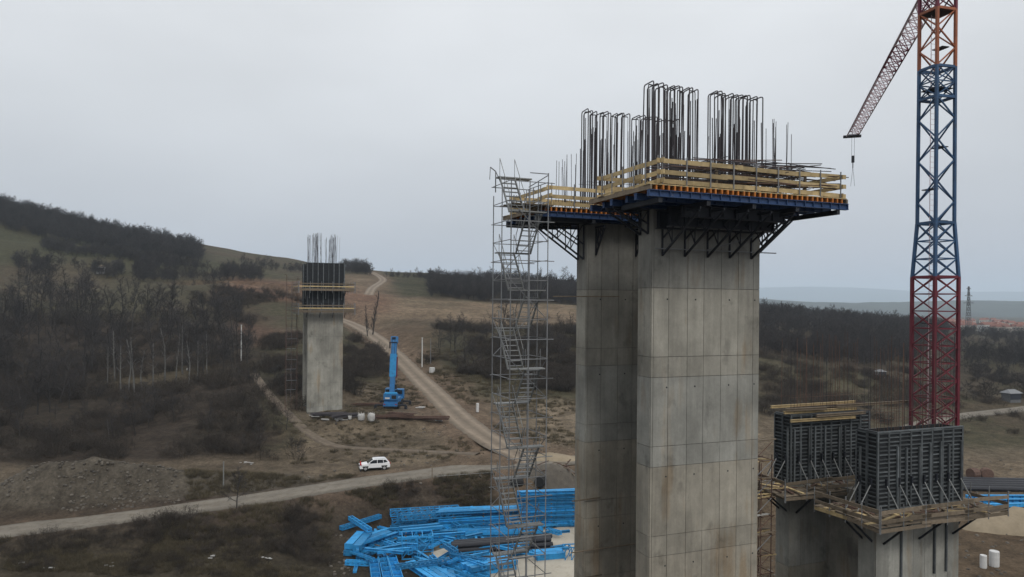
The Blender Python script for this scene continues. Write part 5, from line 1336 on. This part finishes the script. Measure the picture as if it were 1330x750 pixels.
# ================================================================== far pier surroundings
x, y, z = gp(508, 531); z = H(x, y)
mc = T('mobile_crane', 'blue mobile crane seen from behind with its boom raised, beside the far pier', 'mobile crane', (x, y, z), D2(0))
for yy in (.3, 1.6, 4.4, 5.6):
    for s in (-1.25, 1.25):
        n = 14; me = _cache.get('cw') or mesh('wheel', [(sx_ * .2, math.cos(2 * math.pi * i / n) * r_, math.sin(2 * math.pi * i / n) * r_) for (sx_, r_) in ((-1, .3), (-1, .55), (-.8, .6), (.8, .6), (1, .55), (1, .3)) for i in range(n)], [(k_ * n + i, (k_ + 1) * n + i, (k_ + 1) * n + (i + 1) % n, k_ * n + (i + 1) % n) for k_ in range(5) for i in range(n)] + [tuple(range(n)), tuple(range(5 * n, 6 * n))[::-1]], 'rubber')
        _cache['cw'] = me; obj('wheel', me, mc.o, Matrix.Translation((s, yy, .6)))
box(mc, 'chassis', 'crane_cyan', (0, 3.2, 1.15), (2.5, 8.4, .5)); box(mc, 'rear_bumper', 'crane_cyan', (0, -1.15, .85), (2.7, .3, .55))
box(mc, 'driver_cab', 'crane_cyan', (0, 7.9, 1.9), (2.5, 1.6, 1.9)); box(mc, 'cab_window', 'car_glass', (0, 7.05, 2.3), (2.1, .12, .8))
box(mc, 'slewing_deck', 'crane_cyan', (0, 1.6, 1.65), (2.6, 4.4, .5)); box(mc, 'counterweight', 'crane_cyan', (0, -.55, 2.35), (2.7, .9, 1.2)); box(mc, 'counterweight', 'blue_steel', (0, -.62, 3.05), (2.3, .8, .25))
box(mc, 'operator_cab', 'crane_cyan', (-1.05, 2.9, 2.75), (.95, 1.7, 1.7)); box(mc, 'cab_window', 'car_glass', (-1.05, 2.03, 2.95), (.75, .08, .9)); box(mc, 'winch', 'dark_steel', (.1, .4, 2.3), (1.1, .9, .9))
bar(mc, 'boom_section', 'crane_cyan', (0, .9, 2.9), (.04, 1.35, 6.2), .95, .9); bar(mc, 'boom_section', 'blue_steel', (.04, 1.33, 6.0), (.09, 1.9, 10.4), 1.25, .95); bar(mc, 'boom_section', 'crane_cyan', (.09, 1.88, 10.2), (.12, 2.3, 12.8), 1.05, .8)
bar(mc, 'boom_head', 'crane_cyan', (.12, 2.25, 12.5), (.15, 2.55, 13.7), 1.35, .9)
for z_ in (6.15, 10.35, 12.65): box(mc, 'boom_collar', 'dark_steel', (.07, .95 + z_ * .105, z_), (1.36, 1.1, .16))
box(mc, 'boom_head', 'dark_steel', (-.72, 2.2, 12.1), (.22, .4, 1.3)); box(mc, 'sheave', 'dark_steel', (.1, 2.0, 13.5), (.7, .5, .3)); bar(mc, 'lift_cylinder', 'alloy', (.0, 3.2, 2.2), (.05, 2.2, 6.6), .35, .35)
bar(mc, 'folded_jib', 'crane_wine', (.78, 1.3, 5.8), (.82, 1.75, 9.8), .2, .3)
for x_ in (-.25, .3): rod(mc, 'hoist_rope', 'dark_steel', (x_, .55, 2.9), (x_, 1.9, 13.4), .03)
box(mc, 'hose_reel', 'dark_steel', (.7, .95, 4.1), (.35, .6, .9)); box(mc, 'exhaust', 'dark_steel', (1.05, .3, 3.1), (.16, .16, 1.2)); box(mc, 'radiator_grille', 'dark_steel', (.65, -1.01, 2.3), (.9, .05, .7)); box(mc, 'hazard_panel', 'white_plastic', (-.6, -1.01, 2.1), (.9, .04, .3)); box(mc, 'mudguard', 'dark_steel', (0, -1.1, .5), (2.6, .1, .35))
for s in (-1, 1):
    for yy in (-.7, 5.2): box(mc, 'outrigger', 'dark_steel', (s * 2.0, yy, .75), (2.0, .28, .3)); box(mc, 'outrigger_foot', 'dark_steel', (s * 2.9, yy, .35), (.5, .5, .75))
    box(mc, 'tail_lamp', 'lamp_red', (s * 1.1, -1.32, .95), (.3, .04, .18))
x, y, z = gp(510, 545)
# bundles of rusty bars, bags and scrap at the pier foot
def bundle(label, px, py, ln, n, ang, m, spread=.5, name='rebar_bundle', cat='rebar bundle'):
    x, y, _ = gp(px, py); z = H(x, y); b_ = T(name, label, cat, (x, y, z), ang)
    for i in range(n): rod(b_, 'rebar', m, (-ln / 2 + random.uniform(-.5, .5), random.uniform(-spread, spread), .05 + .045 * (i % 12) + random.uniform(0, .1)), (ln / 2 + random.uniform(-.5, .5), random.uniform(-spread, spread), .05 + .045 * (i % 12) + random.uniform(0, .15)), .05)
    return b_
bundle('rusty rebar bundle right of the white bags at the far pier', 510, 546, 7, 26, .05, 'rebar_rust', .7)
bundle('long dark red rebar bundle nearest the track', 548, 548, 9, 34, -.03, 'rebar_rust', .9)
bundle('black rebar heap at the foot of the far pier', 428, 541, 6, 34, .1, 'rebar', .8)
bundle('tangled black bars and scrap between the rebar heap and the bulk bags', 448, 544, 4.5, 30, .5, 'rebar', 1.3)
bundle('short rusty bars heaped in front of the blue crane', 520, 541, 4.5, 24, -.3, 'rebar_rust', 1.1)
bundle('small dark bar bundle left of the blue crane', 478, 528, 6, 12, .05, 'rebar_rust', .4)
def bag(label, px, py, s, seed):
    x, y, _ = gp(px, py); z = H(x, y); n, k2 = 14, 7; V = []; R = random.Random(seed)
    for j in range(k2):
        f = j / (k2 - 1); r_ = s * (.42 + .07 * math.sin(f * math.pi)) * (1 if f < .9 else .8)
        for i in range(n):
            a = 2 * math.pi * i / n; sq = 1 / max(abs(math.cos(a)), abs(math.sin(a))) ** .95
            V.append((math.cos(a) * r_ * sq * R.uniform(.86, 1.1), math.sin(a) * r_ * sq * R.uniform(.94, 1.06), f * s * 1.1 * R.uniform(.88, 1.1)))
    Fc = [(j * n + i, j * n + (i + 1) % n, (j + 1) * n + (i + 1) % n, (j + 1) * n + i) for j in range(k2 - 1) for i in range(n)] + [tuple(range((k2 - 1) * n, k2 * n))]
    b_ = T('bulk_bag', label, 'bag', (x, y, z), R.uniform(0, 1)); obj('sack', mesh('sack', V, Fc, 'white_bag', True), b_.o)
    for sx_ in (-1, 1):
        for sy_ in (-1, 1): rod(b_, 'lifting_loop', 'white_bag', (sx_ * s * .4, sy_ * s * .4, s * 1.02), (sx_ * s * .25, sy_ * s * .3, s * 1.35), .03)
bag('upright white bulk bag at the foot of the far pier', 469, 546, 1.05, 1); bag('bulging white bulk bag right of the upright one', 482, 547, 1.2, 2)
bag('squat white sack left of the two large bulk bags', 454, 546, .6, 3); bag('small white sack by the black rebar heap', 438, 548, .5, 4)
for i, (px, py) in enumerate(((408, 542), (424, 547), (443, 549), (570, 549), (546, 531))):
    x, y, _ = gp(px, py); m_ = MB(); 
    for q in range(3): m_.box((random.uniform(-.5, .5), random.uniform(-.2, .2), .1 + q * .08), (random.uniform(.8, 1.6), random.uniform(.3, .6), .07))
    o = obj('foam_scrap', m_.mesh('foam_scrap', 'white_bag'), None, Matrix.Translation((x, y, H(x, y) + ZC)) @ Matrix.Rotation(random.uniform(-.4, .4), 4, 'Z')); tag(o, ['white scrap at the left corner of the far pier', 'white scrap before the black rebar heap', 'white scrap left of the bulk bags', 'pale scrap at the right end of the red rebar bundle', 'pale scrap right of the blue crane'][i], 'scrap', 'white scrap on the pier bench')
for i, (px, py) in enumerate(((315, 603), (327, 604), (140, 738), (62, 742), (345, 728), (277, 725), (32, 735))):
    x, y, _ = gp(px, py); m_ = MB()
    for q in range(4): m_.box((random.uniform(-.6, .6), random.uniform(-.4, .4), .08 + q * .07), (random.uniform(.15, .5), random.uniform(.1, .3), .05))
    o = obj('litter', m_.mesh('litter', 'white_bag'), None, Matrix.Translation((x, y, H(x, y) + ZC)) @ Matrix.Rotation(random.uniform(-.7, .7), 4, 'Z')); tag(o, 'bit of pale litter on the bank below or beside the site road', 'litter', 'litter on the banks')

# ================================================================== poles, markers
def pole(label, px, py, h, r, m, cross=0, name='pole'):
    x, y, _ = gp(px, py); p = T(name, label, 'pole', (x, y, H(x, y)), random.uniform(-.3, .3))
    V, Fc = tube([(0, 0, -.3), (0, 0, h * .5), (0, 0, h)], [r, r * .9, r * .75], 8); obj('shaft', mesh('shaft', V, Fc, m), p.o)
    for k_ in range(cross): bar(p, 'cross_arm', 'old_timber', (-.7, 0, h - .4 - k_ * .7), (.7, 0, h - .4 - k_ * .7), .1, .12)
    box(p, 'pole_cap', m, (0, 0, h + .03), (r * 2, r * 2, .06))
pole('pale post standing beside the site road left of the white car', 290, 634, 3.4, .09, 'galvanised')
pole('concrete pole on the bank right of the dirt track', 548, 478, 7.5, .17, 'white_plastic', 1)
pole('white concrete pole at the right end of the left wood', 313, 470, 9.0, .16, 'white_plastic', 1)
pole('thin grey pole right of the pole on the track bank', 559, 474, 6.5, .09, 'galvanised_dull')
pole('short dark marker post at the near verge of the site road', 561, 624, 1.5, .07, 'old_timber')
x, y, z = gp(561, 486); drum('drum', 'white drum at the foot of the poles beside the dirt track', x, y, z, .7, 1.3, 'white_plastic')
x, y, z = gp(620, 536); drum('marker_post', 'short white marker post on the grassy slope left of the stair tower', x, y, z, .28, 1.7, 'white_plastic', cat='marker')
x, y, z = gp(244, 482); drum('drum', 'tiny white drum in the grass before the left wood', x, y, z, .3, .5, 'white_plastic')
# low cable rail at the road edge right of the car
rl = gp(566, 626); r2 = gp(640, 618)
gr = T('guard_cable', 'pale low cable rail along the near edge of the site road', 'rail', rl)
for i in range(6): f = i / 5; rod(gr, 'rail_post', 'old_timber', ((r2[0] - rl[0]) * f, (r2[1] - rl[1]) * f, -.3), ((r2[0] - rl[0]) * f, (r2[1] - rl[1]) * f, .7), .06)
for i in range(5):
    f, g_ = i / 5, (i + 1) / 5; dz0 = H(rl[0] + (r2[0] - rl[0]) * f, rl[1] + (r2[1] - rl[1]) * f) - rl[2]; rod(gr, 'cable', 'galvanised', ((r2[0] - rl[0]) * f, (r2[1] - rl[1]) * f, .62), ((r2[0] - rl[0]) * g_, (r2[1] - rl[1]) * g_, .62), .03)

# ================================================================== white car and the person at its bonnet
x, y, _ = gp(486, 611); zc_ = H(x, y)
car = T('parked_car', 'white estate SUV parked beside the site road', 'car', (x, y, zc_), math.radians(197))
LN, WD = 4.5, 1.82
prof = [(-2.2, .42), (-2.24, .75), (-2.18, 1.02), (-1.95, 1.08), (1.05, 1.06), (1.75, .97), (2.12, .86), (2.24, .62), (2.2, .36)]   # lower body (x forward)
def loft(profile, halfw, inset, m, name, zmid):
    V = []; n = len(profile)
    for s in (-1, -.9, .9, 1):
        for (px_, pz_) in profile:
            k_ = 1 if abs(s) < .95 else .0
            V.append((px_ * (1 if k_ else .985), s * halfw * (1 if pz_ < zmid else 1 - inset * (pz_ - zmid)), pz_ - (0 if k_ else .02 * (pz_ > .5))))
    Fc = []
    for r_ in range(3):
        for i in range(n): j = (i + 1) % n; Fc.append((r_ * n + i, r_ * n + j, (r_ + 1) * n + j, (r_ + 1) * n + i))
    Fc.append(tuple(range(n))[::-1]); Fc.append(tuple(range(3 * n, 4 * n)))
    return obj(name, mesh(name, V, Fc, m), car.o)
loft(prof, WD / 2, .05, 'car_white', 'body', .8)
cab_ = [(-2.02, 1.0), (-1.86, 1.42), (-1.6, 1.62), (-.6, 1.67), (.2, 1.63), (1.12, 1.02)]
loft(cab_, WD / 2 - .03, .22, 'car_white', 'cabin', 1.0)
def quad(name, pts, m, th=.012):
    P = [Vector(p) for p in pts]; nrm = (P[1] - P[0]).cross(P[2] - P[0]).normalized() * th; V = [p + nrm for p in P] + [p - nrm for p in P]; n = len(P)
    obj(name, mesh(name, V, [tuple(range(n)), tuple(range(n, 2 * n))[::-1]] + [(i, i + n, (i + 1) % n + n, (i + 1) % n) for i in range(n)], m), car.o)
hw = WD / 2 - .03
def yw(z_): return hw * (1 - .22 * (z_ - 1.0))
for s in (-1, 1):
    for a in ([(.98, 1.06), (.28, 1.52), (-.3, 1.56), (-.3, 1.08)], [(-.38, 1.08), (-.38, 1.56), (-1.15, 1.54), (-1.22, 1.08)], [(-1.3, 1.1), (-1.22, 1.53), (-1.58, 1.5), (-1.84, 1.18)]):
        quad('side_window', [(p[0], s * (yw(p[1]) + .004), p[1]) for p in a], 'car_glass')
    for xw in (-1.36, 1.38):
        n = 16; me = mesh('wheel', [(math.cos(2 * math.pi * i / n) * r_, yy, math.sin(2 * math.pi * i / n) * r_) for (yy, r_) in ((-.11, .22), (-.12, .33), (-.08, .35), (.08, .35), (.12, .33), (.11, .22)) for i in range(n)], [(k_ * n + i, k_ * n + (i + 1) % n, (k_ + 1) * n + (i + 1) % n, (k_ + 1) * n + i) for k_ in range(5) for i in range(n)] + [tuple(range(n))[::-1], tuple(range(5 * n, 6 * n))], 'rubber')
        wh = obj('wheel', me, car.o, Matrix.Translation((xw, s * (WD / 2 - .08), .35)))
        V = [(math.cos(2 * math.pi * i / 10) * .21, s * .125, math.sin(2 * math.pi * i / 10) * .21) for i in range(10)] + [(0, s * .145, 0)]
        obj('rim', mesh('rim', V, [(i, (i + 1) % 10, 10) if s < 0 else ((i + 1) % 10, i, 10) for i in range(10)], 'alloy'), wh)
        box(car, 'wheel_arch', 'rubber', (xw, s * (WD / 2 - .035), .62), (.84, .09, .2))
    box(car, 'headlight', 'alloy', (2.13, s * .66, .80), (.16, .36, .14)); box(car, 'tail_lamp', 'lamp_red', (-2.2, s * .76, .98), (.1, .2, .3)); box(car, 'door_mirror', 'car_white', (.78, s * (WD / 2 + .06), 1.1), (.14, .2, .14))
    box(car, 'sill', 'rubber', (0, s * (WD / 2 - .01), .38), (1.9, .04, .12)); box(car, 'roof_rail', 'alloy', (-.7, s * .62, 1.69), (1.7, .05, .05))
quad('windscreen', [(1.06, -.72, 1.09), (1.06, .72, 1.09), (.3, .62, 1.585), (.3, -.62, 1.585)], 'car_glass'); quad('rear_window', [(-1.99, .66, 1.12), (-1.99, -.66, 1.12), (-1.79, -.6, 1.5), (-1.79, .6, 1.5)], 'car_glass')
box(car, 'grille', 'rubber', (2.21, 0, .68), (.08, .9, .2)); box(car, 'bumper', 'rubber', (2.18, 0, .38), (.12, 1.7, .16)); box(car, 'number_plate', 'white_plastic', (2.255, 0, .5), (.02, .5, .11))

def person(label, loc, rot):
    p = T('person', label, 'person', loc, rot)
    joints = {'pel': (0, 0, .95, .135), 'chest': (0, .01, 1.28, .15), 'neck': (0, 0, 1.5, .06), 'head': (0, .015, 1.63, .1), 'crown': (0, 0, 1.73, .085),
              'hipL': (.1, 0, .9, .1), 'kneeL': (.12, .02, .5, .07), 'ankL': (.13, -.01, .1, .05), 'toeL': (.14, .14, .04, .045), 'hipR': (-.1, 0, .9, .1), 'kneeR': (-.12, .04, .5, .07), 'ankR': (-.14, 0, .1, .05), 'toeR': (-.16, .15, .04, .045),
              'shL': (.2, 0, 1.42, .075), 'elL': (.27, .03, 1.13, .055), 'wrL': (.24, .16, .92, .04), 'haL': (.22, .22, .84, .04), 'shR': (-.2, 0, 1.42, .075), 'elR': (-.28, .02, 1.13, .055), 'wrR': (-.25, .18, .95, .04), 'haR': (-.22, .24, .88, .04)}
    ed = [('pel', 'chest'), ('chest', 'neck'), ('neck', 'head'), ('head', 'crown'), ('pel', 'hipL'), ('hipL', 'kneeL'), ('kneeL', 'ankL'), ('ankL', 'toeL'), ('pel', 'hipR'), ('hipR', 'kneeR'), ('kneeR', 'ankR'), ('ankR', 'toeR'), ('chest', 'shL'), ('shL', 'elL'), ('elL', 'wrL'), ('wrL', 'haL'), ('chest', 'shR'), ('shR', 'elR'), ('elR', 'wrR'), ('wrR', 'haR')]
    ks = list(joints); me = bpy.data.meshes.new('body'); me.from_pydata([joints[k_][:3] for k_ in ks], [(ks.index(a), ks.index(b_)) for a, b_ in ed], [])
    body = obj('body', me, p.o); md = body.modifiers.new('skin', 'SKIN'); md.use_smooth_shade = True
    for k_, v in zip(ks, me.skin_vertices[0].data): v.radius = (joints[k_][3], joints[k_][3] * (.75 if k_ in ('pel', 'chest') else 1)); v.use_root = k_ == 'pel'
    sb = body.modifiers.new('subsurf', 'SUBSURF'); sb.levels = sb.render_levels = 2
    # red jacket, dark trousers, skin by height on the one body
    m = bpy.data.materials.new('person_clothes'); m.use_nodes = True; t_ = m.node_tree; b_ = t_.nodes['Principled BSDF']; tc_ = N('ShaderNodeTexCoord', t_); sp_ = N('ShaderNodeSeparateXYZ', t_); t_.links.new(tc_.outputs['Object'], sp_.inputs[0])
    rp_ = N('ShaderNodeValToRGB', t_); rp_.color_ramp.interpolation = 'CONSTANT'; e_ = rp_.color_ramp.elements; e_[0].color = (.02, .018, .016, 1); e_[1].position = .78; e_[1].color = (.42, .25, .18, 1)
    q = e_.new(.05); q.color = (.03, .032, .045, 1)
    q = e_.new(.47); q.color = (.42, .02, .02, 1)
    dv = N('ShaderNodeMath', t_, operation='DIVIDE'); dv.inputs[1].default_value = 2.0; t_.links.new(sp_.outputs['Z'], dv.inputs[0]); t_.links.new(dv.outputs[0], rp_.inputs[0]); t_.links.new(rp_.outputs[0], b_.inputs['Base Color']); b_.inputs['Roughness'].default_value = .9
    me.materials.append(m)
    V, Fc = [], []; n = 10
    for j, (z_, r_) in enumerate(((1.64, .115), (1.70, .118), (1.76, .1), (1.81, .05))):
        for i in range(n): a = 2 * math.pi * i / n; V.append((math.cos(a) * r_, math.sin(a) * r_ - .02 + .02 * (math.sin(a) < 0) * -1, z_ + (.05 if math.sin(a) > .3 and j == 0 else 0)))
    for j in range(3):
        for i in range(n): Fc.append((j * n + i, j * n + (i + 1) % n, (j + 1) * n + (i + 1) % n, (j + 1) * n + i))
    Fc.append(tuple(range(3 * n, 4 * n))); obj('hair', mesh('hair', V, Fc, 'hair', True), p.o)
x, y, _ = gp(468, 613)
person('person in a red jacket and dark trousers standing at the car bonnet', (x, y, H(x, y)), math.radians(-80))

# ================================================================== distance: pylon, hut, town
px_, Yp = 1258, 620; xp = (px_ - 665) / F * Yp; zp = H(xp, Yp)
py_ = T('pylon', 'grey lattice power pylon standing above the valley wood', 'pylon', (xp, Yp, zp), .5)
HP = 38.0
for a, b_ in zip(corners(3.6), corners(.7)): bar(py_, 'pylon_leg', 'pylon_grey', (*a, 0), (*b_, HP), .26, .26)
for i in range(9):
    f0, f1 = i / 9, (i + 1) / 9; w0, w1 = 3.6 - 2.9 * f0, 3.6 - 2.9 * f1
    for k_ in range(4):
        a, c = corners(w0)[k_], corners(w1)[(k_ + 1) % 4]; bar(py_, 'pylon_brace', 'pylon_grey', (*a, HP * f0), (*c, HP * f1), .13, .13); a, c = corners(w0)[(k_ + 1) % 4], corners(w1)[k_]; bar(py_, 'pylon_brace', 'pylon_grey', (*a, HP * f0), (*c, HP * f1), .13, .13)
for z_, w in ((HP - 8, 5.5), (HP - 14, 7.5), (HP - 2, 3.0)): bar(py_, 'cross_arm', 'pylon_grey', (-w, 0, z_), (w, 0, z_), .28, .28); bar(py_, 'cross_arm', 'pylon_grey', (-w, 0, z_), (0, 0, z_ + 1.6), .2, .2); bar(py_, 'cross_arm', 'pylon_grey', (w, 0, z_), (0, 0, z_ + 1.6), .2, .2)
def house(label, x, y, rot, w, d, h, group, wall='house_wall', roof='roof_red', stack_=True):
    p = T('house', label, 'house', (x, y, H(x, y)), rot, group)
    box(p, 'wall', wall, (0, 0, h / 2 - .3), (w, d, h + .6))
    V = [(-w / 2 - .4, -d / 2 - .4, h), (w / 2 + .4, -d / 2 - .4, h), (w / 2 + .4, d / 2 + .4, h), (-w / 2 - .4, d / 2 + .4, h), (-w / 2 + .6, 0, h + d * .36), (w / 2 - .6, 0, h + d * .36)]
    r_ = obj('roof', mesh('roof', V, [(0, 1, 5, 4), (2, 3, 4, 5), (1, 2, 5), (3, 0, 4), (3, 2, 1, 0)], roof), p.o)
    if stack_: box((r_, 0), 'chimney', wall, (w * .2, d * .12, h + d * .36), (.7, .7, 1.4))
    for i in range(3): box(p, 'window', 'window_dark', (-w / 3 + i * w / 3, -d / 2 - .03, h * .6), (1.2, .08, 1.4))
    return p
R_ = random.Random(11); hn = 0
tiers = [(1236, 1345, 760, 1000, 16, 'red-roofed house of the valley town right of the pylon', 'houses right of the pylon'), (1060, 1240, 1050, 1600, 20, 'tiny hazy house of the valley town beyond the crane mast', 'hazy houses beyond the crane'), (1240, 1345, 1000, 1500, 20, 'tiny hazy house in the rear rows of the valley town', 'hazy houses behind the pylon')]
for p0, p1, y0, y1, n, lb_, g_ in tiers:
    for i in range(n):
        Y = R_.uniform(y0, y1); P = R_.uniform(p0, p1); house(lb_, (P - 665) / F * Y, Y, R_.uniform(-.6, .6), R_.uniform(9, 14), R_.uniform(8, 10), R_.uniform(5, 7.5), g_, 'white_plastic' if R_.random() < .3 else 'house_wall')
x, y, _ = gp(1313, 522); house('small flat grey shed beside the gravel road beyond the crane', x, y, .3, 3.6, 2.6, 2.2, None, 'galvanised_dull', 'galvanised_dull', False)
x, y, _ = gp(1143, 492); house('small pale hut in the scrub behind the right pier rebar', x, y, .3, 1.9, 1.7, 1.9, None, 'white_plastic', 'galvanised_dull', False)
x, y, _ = gp(131, 356); house('tiny pale hut on the green hillside above the left wood', x, y, .2, 3, 2.6, 3.0, None, 'white_plastic', 'old_timber', False)

# ================================================================== haze
hz_ = obj('haze', mesh('haze', [(v[0] * 24400 + 5000, v[1] * 16400 + 7900, (v[2] + .5) * 560 - 100 + ZC) for v in CUBE_V], CUBE_F)); tag(hz_, 'pale winter haze filling the valley air', 'haze', kind='stuff')
hm = bpy.data.materials.new('haze_air'); hm.use_nodes = True; t = hm.node_tree; t.nodes.clear()
pv = N('ShaderNodeVolumePrincipled', t); pv.inputs['Color'].default_value = (0.74, 0.87, 1.0, 1); pv.inputs['Density'].default_value = 1.15e-4; pv.inputs['Anisotropy'].default_value = 0.0
mo = N('ShaderNodeOutputMaterial', t); t.links.new(pv.outputs[0], mo.inputs['Volume']); hz_.data.materials.append(hm)
